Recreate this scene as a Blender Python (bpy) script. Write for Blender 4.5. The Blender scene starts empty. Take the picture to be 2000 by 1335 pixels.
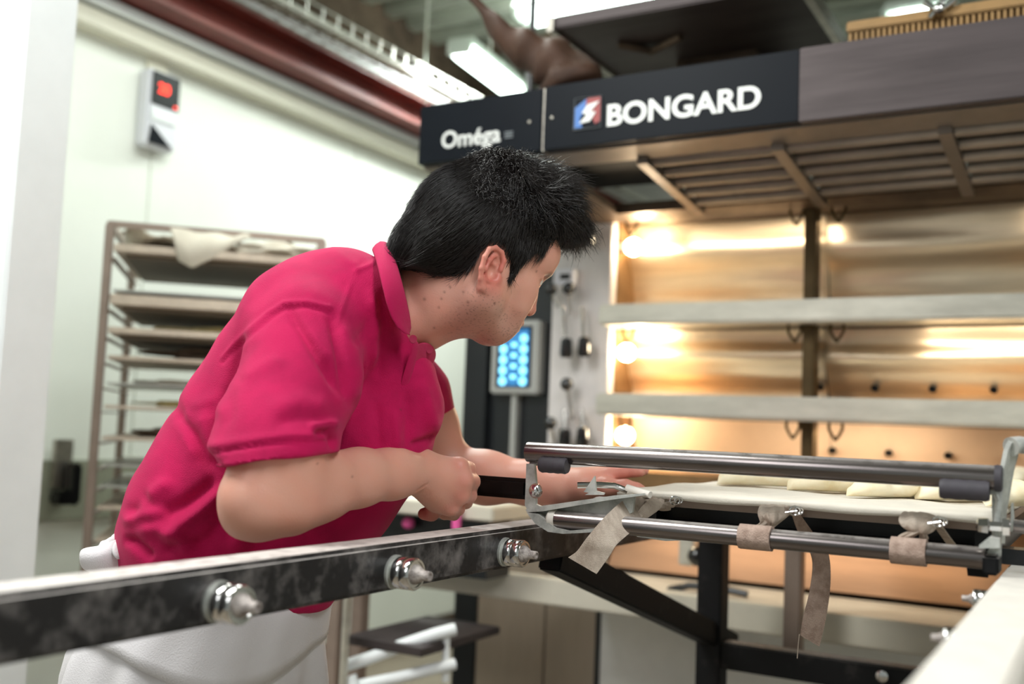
import bpy, bmesh, math, random
import numpy as np
import openvdb
from mathutils import Vector, Matrix
random.seed(7); np.random.seed(7)
SC = bpy.context.scene; COL = SC.collection
# ------------------------------------------------------------------ camera, world, light
F = 2012.0
TH, PI_, RO = [math.radians(v) for v in (30.14, 4.71, 2.29)]
CF = Vector((-math.sin(TH)*math.cos(PI_), math.cos(TH)*math.cos(PI_), math.sin(PI_)))
_r = Vector((math.cos(TH), math.sin(TH), 0)); _u = _r.cross(CF)
CR = _r*math.cos(RO) + _u*math.sin(RO); CU = CR.cross(CF)
CP = Vector((0, 0, 1.2))
cd = bpy.data.cameras.new('camera'); cam = bpy.data.objects.new('camera', cd); COL.objects.link(cam)
M = Matrix((CR, CU, -CF)).transposed().to_4x4(); M.translation = CP
cam.matrix_world = M
cd.sensor_width = 36; cd.lens = F/2000*36; cd.clip_start = 0.02
cd.dof.use_dof = True; cd.dof.focus_distance = 1.42; cd.dof.aperture_fstop = 2.4
SC.camera = cam
SC.view_settings.view_transform = 'Standard'; SC.view_settings.look = 'None'
SC.view_settings.gamma = 1; SC.view_settings.use_curve_mapping = False
SC.view_settings.exposure = 0.32
w = bpy.data.worlds.new('world'); SC.world = w; w.use_nodes = True
w.node_tree.nodes['Background'].inputs[0].default_value = (0.86, 0.95, 0.9, 1)
w.node_tree.nodes['Background'].inputs[1].default_value = 0.31

def area(name, loc, size, energy, color=(0.93, 1, 0.95), target=None, sy=None):
    l = bpy.data.lights.new(name, 'AREA'); l.energy = energy; l.color = color
    l.shape = 'RECTANGLE'; l.size = size; l.size_y = sy or size
    o = bpy.data.objects.new(name, l); COL.objects.link(o); o.location = loc
    d = Vector(target or (loc[0], loc[1], loc[2]-1)) - Vector(loc)
    o.rotation_euler = d.to_track_quat('-Z', 'Y').to_euler(); return o
# bakery ceiling tubes, only the first with a fixture built, plus added fills
area('tube_and_fill', (-2.78, 4.4, 3.02), 0.16, 42, sy=0.8)
area('tube_and_fill', (-1.9, 2.4, 3.1), 0.2, 22, sy=1.3)
area('tube_and_fill', (-1.7, 0.3, 3.05), 0.5, 48, sy=1.4, target=(-1.2, 0.9, 1.2), color=(0.98, 1, 0.97))
area('tube_and_fill', (0.9, 0.2, 3.0), 0.5, 34, sy=1.4, target=(-0.5, 1.2, 1.0), color=(0.95, 0.98, 1))  # added cool fill for the right-facing sides, no fixture here
area('tube_and_fill', (-1.3, -1.6, 2.7), 0.5, 11, sy=1.4, target=(-0.9, 1.2, 1.0), color=(0.97, 0.98, 1))  # added fill from behind the camera towards the man
area('tube_and_fill', (-2.5, 3.1, 3.08), 0.2, 7, sy=1.3)  # added above the view to brighten the lower wall by the rack
area('ceiling_uplight', (-2.4, 4.2, 3.18), 0.3, 26, sy=1.6, target=(-2.4, 4.2, 3.4))  # added uplight that brightens the ceiling deck
area('ceiling_uplight', (-1.2, 3.6, 3.2), 0.3, 16, sy=1.6, target=(-1.2, 3.6, 3.4))  # second added uplight for the ceiling, away from any batten

def ray(px, py): return CF + CR*((px-1000)/F) - CU*((py-667.5)/F)
def at(px, py, d): return CP + ray(px, py)*d
def onp(ax, px, py, v):
    q = ray(px, py); return CP + q*((v-CP[ax])/q[ax])
def onX(px, py, X): return onp(0, px, py, X)
def onY(px, py, Y): return onp(1, px, py, Y)
def onZ(px, py, Z): return onp(2, px, py, Z)

# ------------------------------------------------------------------ materials
def srgb(c):
    return tuple(((v/255)/12.92 if v/255 <= 0.04045 else ((v/255+0.055)/1.055)**2.4) for v in c)
def mat(name, col, rough=0.5, metal=0.0, n_amt=0.0, n_scale=8.0, n_col=None, bump=0.0, b_scale=80.0,
        stretch=None, emit=None, e_str=0.0, sheen=0.0, sss=0.0, flour=0.0, coat=0.0, spec=0.5, lo=0.42, hi=0.68):
    m = bpy.data.materials.new(name); m.use_nodes = True; nt = m.node_tree; N = nt.nodes; L = nt.links
    b = N['Principled BSDF']; c = srgb(col)
    b.inputs['Base Color'].default_value = (*c, 1); b.inputs['Roughness'].default_value = rough
    b.inputs['Metallic'].default_value = metal; b.inputs['Specular IOR Level'].default_value = spec
    b.inputs['Sheen Weight'].default_value = sheen; b.inputs['Coat Weight'].default_value = coat
    if sss:
        b.inputs['Subsurface Weight'].default_value = sss
        b.inputs['Subsurface Radius'].default_value = (0.012, 0.005, 0.003); b.inputs['Subsurface Scale'].default_value = 0.6
    if emit:
        b.inputs['Emission Color'].default_value = (*srgb(emit), 1); b.inputs['Emission Strength'].default_value = e_str
    tc = N.new('ShaderNodeTexCoord'); mp = N.new('ShaderNodeMapping'); L.new(tc.outputs['Object'], mp.inputs[0])
    if stretch: mp.inputs['Scale'].default_value = stretch
    last = None
    if n_amt or n_col:
        n = N.new('ShaderNodeTexNoise'); n.inputs['Scale'].default_value = n_scale; n.inputs['Detail'].default_value = 6
        n.inputs['Roughness'].default_value = 0.65
        L.new(mp.outputs[0], n.inputs['Vector'])
        rp = N.new('ShaderNodeMapRange'); rp.inputs[1].default_value = lo; rp.inputs[2].default_value = hi
        L.new(n.outputs['Fac'], rp.inputs[0])
        mx = N.new('ShaderNodeMix'); mx.data_type = 'RGBA'
        mx.inputs['A'].default_value = (*c, 1); nc = srgb(n_col) if n_col else tuple(v*(1-n_amt) for v in c)
        mx.inputs['B'].default_value = (*nc, 1); L.new(rp.outputs[0], mx.inputs['Factor'])
        last = mx.outputs['Result']
        if metal > 0.5:
            rr = N.new('ShaderNodeMapRange'); rr.inputs[3].default_value = rough*0.75; rr.inputs[4].default_value = min(1, rough*1.35)
            L.new(n.outputs['Fac'], rr.inputs[0]); L.new(rr.outputs[0], b.inputs['Roughness'])
    if flour:   # dry flour lying on upward faces
        g = N.new('ShaderNodeNewGeometry'); sx = N.new('ShaderNodeSeparateXYZ'); L.new(g.outputs['True Normal'], sx.inputs[0])
        n2 = N.new('ShaderNodeTexNoise'); n2.inputs['Scale'].default_value = 60; n2.inputs['Detail'].default_value = 8
        L.new(tc.outputs['Object'], n2.inputs['Vector'])
        up = N.new('ShaderNodeMapRange'); up.inputs[1].default_value = 0.55; up.inputs[2].default_value = 0.9; L.new(sx.outputs['Z'], up.inputs[0])
        nn = N.new('ShaderNodeMapRange'); nn.inputs[1].default_value = 0.312; nn.inputs[2].default_value = 0.5
        nn.inputs[3].default_value = flour*0.6; nn.inputs[4].default_value = flour; L.new(n2.outputs['Fac'], nn.inputs[0])
        mu = N.new('ShaderNodeMath'); mu.operation = 'MULTIPLY'; L.new(up.outputs[0], mu.inputs[0]); L.new(nn.outputs[0], mu.inputs[1])
        m2 = N.new('ShaderNodeMix'); m2.data_type = 'RGBA'; m2.inputs['B'].default_value = (*srgb((226, 218, 212)), 1)
        if last: L.new(last, m2.inputs['A'])
        else: m2.inputs['A'].default_value = (*c, 1)
        L.new(mu.outputs[0], m2.inputs['Factor']); last = m2.outputs['Result']
        if metal > 0.3:
            mm = N.new('ShaderNodeMath'); mm.operation = 'MULTIPLY_ADD'; mm.inputs[1].default_value = -metal; mm.inputs[2].default_value = metal
            L.new(mu.outputs[0], mm.inputs[0]); L.new(mm.outputs[0], b.inputs['Metallic'])
    if last: L.new(last, b.inputs['Base Color'])
    if bump:
        n3 = N.new('ShaderNodeTexNoise'); n3.inputs['Scale'].default_value = b_scale; n3.inputs['Detail'].default_value = 4
        L.new(mp.outputs[0], n3.inputs['Vector']); bp = N.new('ShaderNodeBump'); bp.inputs['Strength'].default_value = bump
        bp.inputs['Distance'].default_value = 0.002
        L.new(n3.outputs['Fac'], bp.inputs['Height']); L.new(bp.outputs[0], b.inputs['Normal'])
    return m
MT = dict(
 wall=mat('wall_panel', (240, 242, 234), 0.45, n_amt=0.05, n_scale=1.2),
 trim=mat('painted_trim', (226, 222, 205), 0.5, n_amt=0.08, n_scale=3),
 wallband=mat('bumper_band', (152, 154, 136), 0.5, n_amt=0.15, n_scale=5),
 floor=mat('floor_tile', (140, 128, 112), 0.4, n_amt=0.3, n_scale=3, bump=0.2),
 deck=mat('galvanised_deck', (150, 156, 142), 0.45, 0.35, n_amt=0.5, n_scale=2.5, stretch=(0.6, 5, 5)),
 red=mat('red_primer', (122, 56, 48), 0.5, n_amt=0.3, n_scale=4),
 wire=mat('zinc_wire', (205, 205, 198), 0.35, 0.8),
 steel=mat('brushed_steel', (190, 184, 174), 0.32, 0.95, n_amt=0.28, n_scale=6, stretch=(0.3, 4, 12), bump=0.06, b_scale=120),
 hoodsteel=mat('hood_steel', (80, 72, 72), 0.5, 0.6, n_amt=0.3, n_scale=4, stretch=(0.4, 2, 6)),
 sooty=mat('sooty_steel', (104, 88, 74), 0.5, 0.7, n_amt=0.45, n_scale=4, n_col=(58, 46, 38)),
 louvre=mat('louvre_steel', (140, 130, 122), 0.4, 0.7, n_amt=0.35, n_scale=3),
 gold=mat('lamp_tinted_steel', (228, 208, 178), 0.33, 0.85, n_amt=0.32, n_scale=2.6, stretch=(0.5, 1, 5), bump=0.12, b_scale=14),  # gold of the tungsten lamp glow is put into the steel colour
 golddark=mat('dark_lamp_tinted_steel', (150, 118, 82), 0.45, 0.8, n_amt=0.4, n_scale=6),  # darker steel with the same lamp gold put into its colour
 warmdoor=mat('lamp_warmed_door', (190, 144, 106), 0.6, 0.1, n_amt=0.35, n_scale=3, stretch=(0.4, 1, 4)),  # warm light on the lower deck is put into this orange-brown
 peach=mat('lamp_warmed_back', (222, 196, 168), 0.5, 0.15, n_amt=0.18, n_scale=3),  # back panel with the warm lamp tone put into its colour
 post=mat('bronze_post', (82, 66, 40), 0.45, 0.7, n_amt=0.3, n_scale=8),
 ledge=mat('pale_ledge_steel', (212, 208, 194), 0.36, 0.55, n_amt=0.3, n_scale=3, stretch=(1, 1, 4)),
 navy=mat('dark_slate_enamel', (15, 20, 27), 0.42, 0.0, n_amt=0.2, n_scale=3, spec=0.1),
 column=mat('black_column', (22, 25, 28), 0.35, n_amt=0.2, n_scale=4),
 white=mat('white_paint', (236, 240, 240), 0.45, n_amt=0.06, n_scale=4),
 cream=mat('cream_paint', (206, 200, 184), 0.5, n_amt=0.12, n_scale=5),
 taupe=mat('taupe_cabinet', (142, 128, 112), 0.5, n_amt=0.12, n_scale=6, stretch=(6, 6, 1)),
 lowpanel=mat('lower_panel', (232, 232, 228), 0.5, n_amt=0.14, n_scale=3),
 letter=mat('silver_letter', (226, 228, 224), 0.4, 0.1),
 letterdim=mat('dim_letter', (120, 126, 130), 0.5),
 bluelogo=mat('blue_logo', (60, 116, 190), 0.4), redlogo=mat('red_logo', (150, 44, 42), 0.4),
 blackp=mat('black_paint_floury', (26, 24, 26), 0.42, n_scale=22, n_col=(138, 132, 130), lo=0.47, hi=0.82, flour=1.0, bump=0.25, b_scale=60),
 blackc=mat('black_paint', (14, 14, 16), 0.6, spec=0.25, n_scale=14, n_col=(66, 62, 60), lo=0.56, hi=0.85, flour=0.25),
 blackgloss=mat('black_gloss', (9, 9, 10), 0.3, spec=0.25),
 knob=mat('black_knob', (14, 14, 15), 0.12, coat=0.6),
 chrome=mat('chrome', (222, 220, 218), 0.14, 1.0, n_amt=0.25, n_scale=40),
 tube=mat('steel_tube', (138, 130, 128), 0.22, 1.0, n_amt=0.4, n_scale=30, stretch=(0.15, 3, 3), flour=0.5),
 alu=mat('dusty_aluminium', (204, 206, 200), 0.45, 0.4, n_amt=0.22, n_scale=30, n_col=(150, 152, 148), flour=0.4),
 rubber=mat('grey_rubber', (66, 62, 68), 0.6, n_amt=0.15, n_scale=40),
 canvas=mat('white_canvas', (226, 218, 204), 0.85, n_amt=0.1, n_scale=20, bump=0.4, b_scale=400),
 strap=mat('linen_strap', (216, 200, 184), 0.9, n_scale=30, n_col=(178, 158, 142), bump=0.9, b_scale=700, stretch=(1, 3, 1)),
 strapdark=mat('worn_linen_strap', (182, 158, 144), 0.9, n_scale=60, n_col=(144, 120, 106), bump=0.9, b_scale=600),
 flourtop=mat('floury_plastic', (228, 222, 212), 0.7, n_amt=0.12, n_scale=40, bump=0.3),
 dough=mat('raw_dough', (242, 232, 204), 0.6, n_scale=18, n_col=(228, 210, 168), sss=0.1, bump=0.2, b_scale=50),
 rackm=mat('rack_steel', (156, 138, 126), 0.45, 0.4, n_amt=0.2, n_scale=8),
 board=mat('wooden_board', (206, 190, 172), 0.7, n_amt=0.2, n_scale=6, stretch=(1, 8, 8)),
 boardshade=mat('board_shade_tone', (110, 98, 84), 0.8),  # darker copy of the board colour, with the shade beneath put in
 linen=mat('folded_linen', (204, 196, 180), 0.9, n_amt=0.15, n_scale=12, bump=0.5, b_scale=150),
 dkitem=mat('dark_bread_basket', (96, 78, 62), 0.8, n_amt=0.3, n_scale=12),
 yellowish=mat('pale_dough_roll', (214, 196, 140), 0.7, n_amt=0.15, n_scale=12),
 pinkp=mat('pink_plastic', (232, 96, 164), 0.5),
 brown=mat('brown_wrap', (74, 48, 32), 0.7, n_amt=0.5, n_scale=9, bump=0.8, b_scale=30),
 ochre=mat('ochre_ribbed', (158, 124, 78), 0.55, 0.3, n_amt=0.25, n_scale=10),
 lamp=mat('fluorescent', (255, 255, 255), 0.4, emit=(236, 255, 246), e_str=7),
 lamphousing=mat('lamp_housing', (196, 204, 196), 0.4),
 bulb=mat('oven_bulb', (255, 240, 210), 0.4, emit=(255, 224, 176), e_str=26),
 red_led=mat('red_led', (255, 60, 40), 0.4, emit=(255, 52, 34), e_str=3.0),
 scr=mat('screen_blue', (20, 60, 100), 0.2, emit=(46, 120, 176), e_str=0.75, n_scale=30, n_col=(60, 120, 170)),
 scrdot=mat('screen_icon', (140, 220, 255), 0.2, emit=(130, 222, 255), e_str=1.3),
 bezel=mat('silver_bezel', (168, 168, 164), 0.4, 0.3),
 whiteplastic=mat('white_plastic', (226, 226, 232), 0.35),
 dark=mat('dark_void', (20, 19, 18), 0.8),
 trouser=mat('white_cotton', (226, 222, 224), 0.85, n_amt=0.05, n_scale=6, bump=0.35, b_scale=500, sheen=0.2),
 shoe=mat('shoe', (40, 40, 42), 0.5),
 hairm=mat('black_hair', (24, 17, 14), 0.34, spec=0.55),
 hairbase=mat('hair_base', (16, 11, 9), 0.85, spec=0.15),
 leverpanel=mat('pale_lever_panel', (216, 210, 208), 0.42, 0.35, n_amt=0.12, n_scale=5, stretch=(4, 4, 1)),
 boltm=mat('floury_bolt', (196, 186, 180), 0.6, 0.2, n_scale=120, n_col=(120, 110, 106), bump=0.6, b_scale=500),
 button=mat('pink_button', (160, 14, 66), 0.35),
 hole=mat('black_hole', (8, 8, 7), 0.9),
)

# ------------------------------------------------------------------ mesh builder
class MB:
    def __init__(s): s.bm = bmesh.new()
    def poly(s, vs, fs):
        v = [s.bm.verts.new(Vector(p)) for p in vs]
        for f in fs:
            try: s.bm.faces.new([v[i] for i in f])
            except ValueError: pass
    def box(s, a, b, bev=0.0):
        a = Vector(a); b = Vector(b)
        c = (a+b)/2; d = Vector([abs(b[i]-a[i]) for i in range(3)])
        t = bmesh.new(); bmesh.ops.create_cube(t, size=1)
        for v in t.verts: v.co = Vector([v.co[i]*d[i] for i in range(3)]) + c
        if bev: bmesh.ops.bevel(t, geom=list(t.edges), offset=bev, segments=2, affect='EDGES')
        s.merge(t); return s
    def merge(s, t):
        me = bpy.data.meshes.new('tmp'); t.to_mesh(me); t.free(); s.bm.from_mesh(me); bpy.data.meshes.remove(me)
    def obox(s, c, ax, ay, az, sx, sy, sz, bev=0.0):    # oriented box, half sizes
        t = bmesh.new(); bmesh.ops.create_cube(t, size=2)
        c = Vector(c); ax = Vector(ax).normalized(); ay = Vector(ay).normalized(); az = Vector(az).normalized()
        for v in t.verts: v.co = Vector((v.co.x*sx, v.co.y*sy, v.co.z*sz))
        if bev: bmesh.ops.bevel(t, geom=list(t.edges), offset=bev, segments=2, affect='EDGES')
        for v in t.verts: v.co = c + ax*v.co.x + ay*v.co.y + az*v.co.z
        s.merge(t); return s
    def bar(s, a, b, w, h, up=(0, 0, 1), bev=0.0):      # rectangular bar a->b
        a = Vector(a); b = Vector(b); d = (b-a); ln = d.length; d.normalize(); up = Vector(up)
        sd = d.cross(up).normalized(); up = sd.cross(d)
        return s.obox((a+b)/2, d, sd, up, ln/2, w/2, h/2, bev)
    def tube(s, pts, r, seg=12, caps=True):
        pts = [Vector(p) for p in pts]; n = len(pts); rs = r if isinstance(r, (list, tuple)) else [r]*n
        rings = []; prev = None
        for i, p in enumerate(pts):
            t = (pts[min(i+1, n-1)] - pts[max(i-1, 0)]).normalized()
            if prev is None:
                prev = t.cross(Vector((0, 0, 1)) if abs(t.z) < 0.9 else Vector((1, 0, 0))).normalized()
            e = (prev - t*prev.dot(t)).normalized(); prev = e; g = t.cross(e)
            rings.append([s.bm.verts.new(p + (e*math.cos(2*math.pi*k/seg) + g*math.sin(2*math.pi*k/seg))*rs[i]) for k in range(seg)])
        for i in range(n-1):
            for k in range(seg):
                s.bm.faces.new((rings[i][k], rings[i][(k+1) % seg], rings[i+1][(k+1) % seg], rings[i+1][k]))
        if caps: s.bm.faces.new(rings[0][::-1]); s.bm.faces.new(rings[-1])
        return s
    def lathe(s, o, d, prof, seg=24):     # profile [(along, radius)] about axis d from o
        o = Vector(o); d = Vector(d).normalized()
        pts = [o + d*a for a, _ in prof]
        e = d.cross(Vector((0, 0, 1)) if abs(d.z) < 0.9 else Vector((1, 0, 0))).normalized(); g = d.cross(e)
        rings = [[s.bm.verts.new(p + (e*math.cos(2*math.pi*k/seg)+g*math.sin(2*math.pi*k/seg))*max(rr, 1e-5)) for k in range(seg)] for p, (_, rr) in zip(pts, prof)]
        for i in range(len(prof)-1):
            for k in range(seg): s.bm.faces.new((rings[i][k], rings[i][(k+1) % seg], rings[i+1][(k+1) % seg], rings[i+1][k]))
        s.bm.faces.new(rings[0][::-1]); s.bm.faces.new(rings[-1]); return s
    def prism(s, poly, off):              # planar polygon extruded by vector
        off = Vector(off); n = len(poly)
        a = [s.bm.verts.new(Vector(p)) for p in poly]; b = [s.bm.verts.new(Vector(p)+off) for p in poly]
        s.bm.faces.new(a); s.bm.faces.new(b[::-1])
        for i in range(n): s.bm.faces.new((a[i], b[i], b[(i+1) % n], a[(i+1) % n]))
        return s
    def sphere(s, c, r, seg=16, sc=(1, 1, 1)):
        t = bmesh.new(); bmesh.ops.create_uvsphere(t, u_segments=seg, v_segments=max(6, seg//2), radius=1)
        for v in t.verts: v.co = Vector(c) + Vector((v.co.x*r*sc[0], v.co.y*r*sc[1], v.co.z*r*sc[2]))
        s.merge(t); return s
    def ribbon(s, L_, R_, th=0.0015):      # strip between two point lists, with thickness
        L_ = [Vector(p) for p in L_]; R_ = [Vector(p) for p in R_]; n = len(L_)
        nm = []
        for i in range(n):
            t = (L_[min(i+1, n-1)]-L_[max(i-1, 0)]); nm.append(t.cross(R_[i]-L_[i]).normalized()*th/2)
        V = []
        for i in range(n):
            V.append([s.bm.verts.new(L_[i]+nm[i]), s.bm.verts.new(R_[i]+nm[i]), s.bm.verts.new(R_[i]-nm[i]), s.bm.verts.new(L_[i]-nm[i])])
        for i in range(n-1):
            for k in range(4): s.bm.faces.new((V[i][k], V[i][(k+1) % 4], V[i+1][(k+1) % 4], V[i+1][k]))
        s.bm.faces.new(V[0]); s.bm.faces.new(V[-1][::-1]); return s
    def build(s, name, m, parent=None, smooth=False, sub=0, ang=35):
        bmesh.ops.recalc_face_normals(s.bm, faces=s.bm.faces)
        me = bpy.data.meshes.new(name); s.bm.to_mesh(me); s.bm.free()
        me.materials.append(MT[m] if isinstance(m, str) else m)
        o = bpy.data.objects.new(name, me); COL.objects.link(o)
        if smooth:
            me.polygons.foreach_set('use_smooth', [True]*len(me.polygons))
            if ang < 180:
                me.update(); e = bmesh.new(); e.from_mesh(me)
                for ed in e.edges:
                    if len(ed.link_faces) == 2 and ed.calc_face_angle(0) > math.radians(ang): ed.smooth = False
                e.to_mesh(me); e.free()
        if sub:
            md = o.modifiers.new('s', 'SUBSURF'); md.levels = sub; md.render_levels = sub
        if parent is not None: adopt(o, parent)
        return o
WORLD = {}
def wpos(o): return WORLD.get(o.name, Vector((0, 0, 0)))
def adopt(o, p):
    o.parent = p; off = wpos(p)
    if o.type == 'MESH' and off.length > 0: o.data.transform(Matrix.Translation(-off))
    WORLD[o.name] = off
def tag(o, label=None, cat=None, group=None, kind=None):
    if label: o['label'] = label
    if cat: o['category'] = cat
    if group: o['group'] = group
    if kind: o['kind'] = kind
    return o
def empty(name, loc, label, cat, group=None):
    o = bpy.data.objects.new(name, None); COL.objects.link(o); o.location = loc; o.empty_display_size = 0.05
    WORLD[o.name] = Vector(loc); return tag(o, label, cat, group)
def struct(o): o['kind'] = 'structure'; return o
def text(name, s, org, xdir, updir, size, m, parent, ext=0.0015, bold=0.0):
    cu = bpy.data.curves.new(name, 'FONT'); cu.body = s; cu.size = size; cu.extrude = ext; cu.offset = bold
    t = bpy.data.objects.new(name, cu); COL.objects.link(t)
    dg = bpy.context.evaluated_depsgraph_get(); me = bpy.data.meshes.new_from_object(t.evaluated_get(dg))
    bpy.data.objects.remove(t); me.name = name
    x = Vector(xdir).normalized(); u = Vector(updir).normalized(); n = x.cross(u)
    Mx = Matrix((x, u, n)).transposed().to_4x4(); Mx.translation = Vector(org); me.transform(Mx)
    me.materials.clear(); me.materials.append(MT[m])
    o = bpy.data.objects.new(name, me); COL.objects.link(o); adopt(o, parent); return o
def copy_tree(o, delta, label=None):
    c = o.copy(); COL.objects.link(c); c.location = o.location + Vector(delta)
    if label: c['label'] = label
    for ch in o.children:
        d = ch.copy(); COL.objects.link(d); d.parent = c
        for g in ch.children:
            e = g.copy(); COL.objects.link(e); e.parent = d
    return c

# ================================================================== ROOM
XW = -3.3
struct(MB().box((-3.6, -2.2, -0.1), (2.4, 7.6, 0)).build('floor', 'floor'))
wl = struct(MB().box((XW-0.1, -2.2, 0), (XW, 7.5, 2.66)).build('wall_left', 'wall'))
for y0, y1 in ((-2.2, 1.3), (1.3, 2.75), (2.75, 4.02), (4.02, 5.4), (5.4, 7.5)):      # joints between wall panels
    struct(MB().box((XW, y0+0.004, 0.12), (XW+0.008, y1-0.004, 2.64), 0.002).build('panel', 'wall', wl))
struct(MB().box((XW-0.1, -2.2, 2.66), (XW-0.1+0.02, 7.5, 3.5)).build('wall_left_upper', 'sooty'))
struct(MB().box((XW, -2.2, 2.6), (XW+0.09, 7.5, 2.67), 0.006).build('trim_1', 'trim'))
struct(MB().box((XW, -2.2, 2.68), (XW+0.12, 7.5, 2.72), 0.006).build('trim_2', 'white'))
struct(MB().box((XW+0.008, 1.5, 0.80), (XW+0.035, 7.5, 1.015), 0.005).build('trim_3', 'wallband'))
struct(MB().box((XW, 1.5, 0), (XW+0.03, 7.5, 0.12), 0.004).build('baseboard_left', 'sooty'))
struct(MB().box((-3.6, 7.5, 0), (2.4, 7.6, 3.5)).build('wall_back', 'wall'))
struct(MB().box((2.3, -2.2, 0), (2.4, 7.6, 3.5)).build('wall_right', 'wall'))
WX = -2.1; WY0 = onX(56, 0, WX).y; WY1 = onX(155, 0, WX).y
wn = struct(MB().box((-3.3, WY0, 0), (WX, WY1, 3.4), 0.004).build('wall_near', 'white'))
# corrugated ceiling, ridges along X
ridge = []
y = -2.2; k = 0
while y < 7.6:
    ridge += [(y, 3.4), (y+0.075, 3.4), (y+0.10, 3.46), (y+0.185, 3.46)]; y += 0.21
m = MB(); vs = []; fs = []
for i, (yy, z) in enumerate(ridge): vs += [(-3.6, yy, z), (2.4, yy, z)]
for i in range(len(ridge)-1): fs.append((2*i, 2*i+1, 2*i+3, 2*i+2))
m.poly(vs, fs); cl = struct(m.build('ceiling', 'deck'))
# red steel beam
b = MB(); b.box((-3.26, -2.2, 2.73), (-3.06, 7.4, 2.745)); b.box((-3.26, -2.2, 2.86), (-3.06, 7.4, 2.875)); b.box((-3.17, -2.2, 2.745), (-3.155, 7.4, 2.86))
struct(b.build('ceiling_beam', 'red'))
for yy in (0.6, 2.6, 4.9):
    struct(MB().box((-3.3, yy, 3.34), (2.3, yy+0.06, 3.40)).build('ceiling_joist', 'sooty'))
# wire cable tray over the beam
t = empty('cable_tray', (-3.0, 3, 2.90), 'silver wire mesh cable tray running above the red beam', 'cable tray')
for x, z in ((-3.12, 2.94), (-3.12, 2.89), (-3.06, 2.882), (-3.0, 2.882), (-2.94, 2.882), (-2.88, 2.89), (-2.88, 2.94)):
    MB().tube([(x, -1, z), (x, 7.2, z)], 0.0035, 6).build('long_wire', 'wire', t)
cw = MB()
for i in range(82):
    yy = -0.95 + i*0.1
    cw.tube([(-3.12, yy, 2.945), (-3.12, yy, 2.882), (-2.88, yy, 2.882), (-2.88, yy, 2.945)], 0.003, 5)
tag(cw.build('cross_wires', 'wire', t), kind='stuff')
for i, (xx, zz) in enumerate(((-3.07, 2.895), (-3.03, 2.897), (-2.97, 2.894), (-2.92, 2.896))):
    MB().tube([(xx+0.008*math.sin(q*1.3+i), -1+q*0.5, zz) for q in range(17)], 0.009, 7).build('cable', ['white', 'whiteplastic', 'sooty', 'wire'][i], t, True)
MB().box((-3.10, 4.15, 2.94), (-3.04, 4.24, 3.02), 0.004).build('junction_box', 'whiteplastic', t)
MB().tube([(-3.02, 4.2, 2.9), (-3.02, 4.2, 3.4)], 0.006, 6).build('hanger_rod', 'wire', t)

# fluorescent fixtures
def fixture(p0, p1, wdt, label):
    p0 = Vector(p0); p1 = Vector(p1)
    e = empty('ceiling_light', tuple((p0+p1)/2), label, 'ceiling light')
    d = (p1-p0).normalized()
    MB().bar(p0 + Vector((0, 0, 0.05)), p1 + Vector((0, 0, 0.05)), wdt*1.1, 0.04, bev=0.008).build('housing', 'lamphousing', e)
    MB().bar(p0 + d*0.02, p1 - d*0.02, wdt, 0.055, bev=0.02).build('diffuser', 'lamp', e, True)
    for p in (p0, p1): MB().bar(p - d*0.012 + Vector((0, 0, 0.015)), p + d*0.012 + Vector((0, 0, 0.015)), wdt*1.05, 0.075, bev=0.008).build('end_cap', 'lamphousing', e)
    MB().tube([(p0+p1)/2 + Vector((0, 0, 0.07)), Vector(((p0+p1).x/2, (p0+p1).y/2, 3.4))], 0.006, 6).build('suspension_rod', 'wire', e)
a0 = onZ(897, 98, 3.1); a1 = onZ(1008, 184, 3.1)
fixture(a0, a1, 0.13, 'glowing fluorescent batten hanging above the left end of the dark fascia')
b0 = onZ(1020, 36, 3.15); b1 = onZ(1300, -14, 3.15)
fixture((b0.x, b0.y, 3.15), (b1.x, b0.y, 3.15), 0.16, 'bright fluorescent batten at the top edge of the photo, beyond the steel duct')
c0 = onZ(1120, 68, 3.15); c1 = onZ(1196, 146, 3.15)
fixture((c0.x, c0.y, 3.15), (c0.x, c1.y, 3.15), 0.11, 'fluorescent batten half hidden between brown wrapped pipe and steel duct')
d0 = onZ(1790, 34, 2.9)
fixture((d0.x-0.12, d0.y, 2.9), (d0.x+0.14, d0.y, 2.9), 0.07, 'small lit lamp above the ochre ribbed strip at top right')

# ================================================================== OVEN HOOD
YF = 2.2
hood = empty('oven_hood', (-0.7, 2.2, 1.88), 'dark slate and stainless canopy hood with silver lettering over the deck oven', 'oven hood')
ZB, ZT = 1.887, 2.046
XS = onY(1060, 230, YF).x; XG = onY(1561, 170, YF).x
MB().box((-1.59, YF, ZB), (XS-0.003, YF+0.03, ZT), 0.002).build('fascia_panel', 'navy', hood)
MB().box((XS+0.003, YF, ZB), (XG, YF+0.03, ZT+0.003), 0.002).build('fascia_panel', 'navy', hood)
MB().box((XS-0.003, YF+0.006, ZB), (XS+0.003, YF+0.03, ZT)).build('fascia_joint', 'steel', hood)
tag(MB().box((XG, YF-0.002, ZB-0.002), (0.75, YF+0.03, ZT+0.004), 0.002).build('fascia_panel', 'hoodsteel', hood), 'bare stainless fascia panel')
MB().box((-1.59, YF+0.03, 1.93), (-1.56, 2.8, ZT), 0.002).build('side_panel', 'hoodsteel', hood)
MB().box((-1.59, YF+0.03, ZT-0.01), (0.75, 2.8, ZT)).build('top_panel', 'sooty', hood)
for px, py in ((833, 200), (1034, 238), (1078, 230)):
    p = onY(px, py, YF); MB().lathe((p.x, YF+0.001, p.z), (0, -1, 0), [(0, 0.004), (0.002, 0.004), (0.003, 0.002)], 12).build('screw', 'steel', hood)
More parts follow.
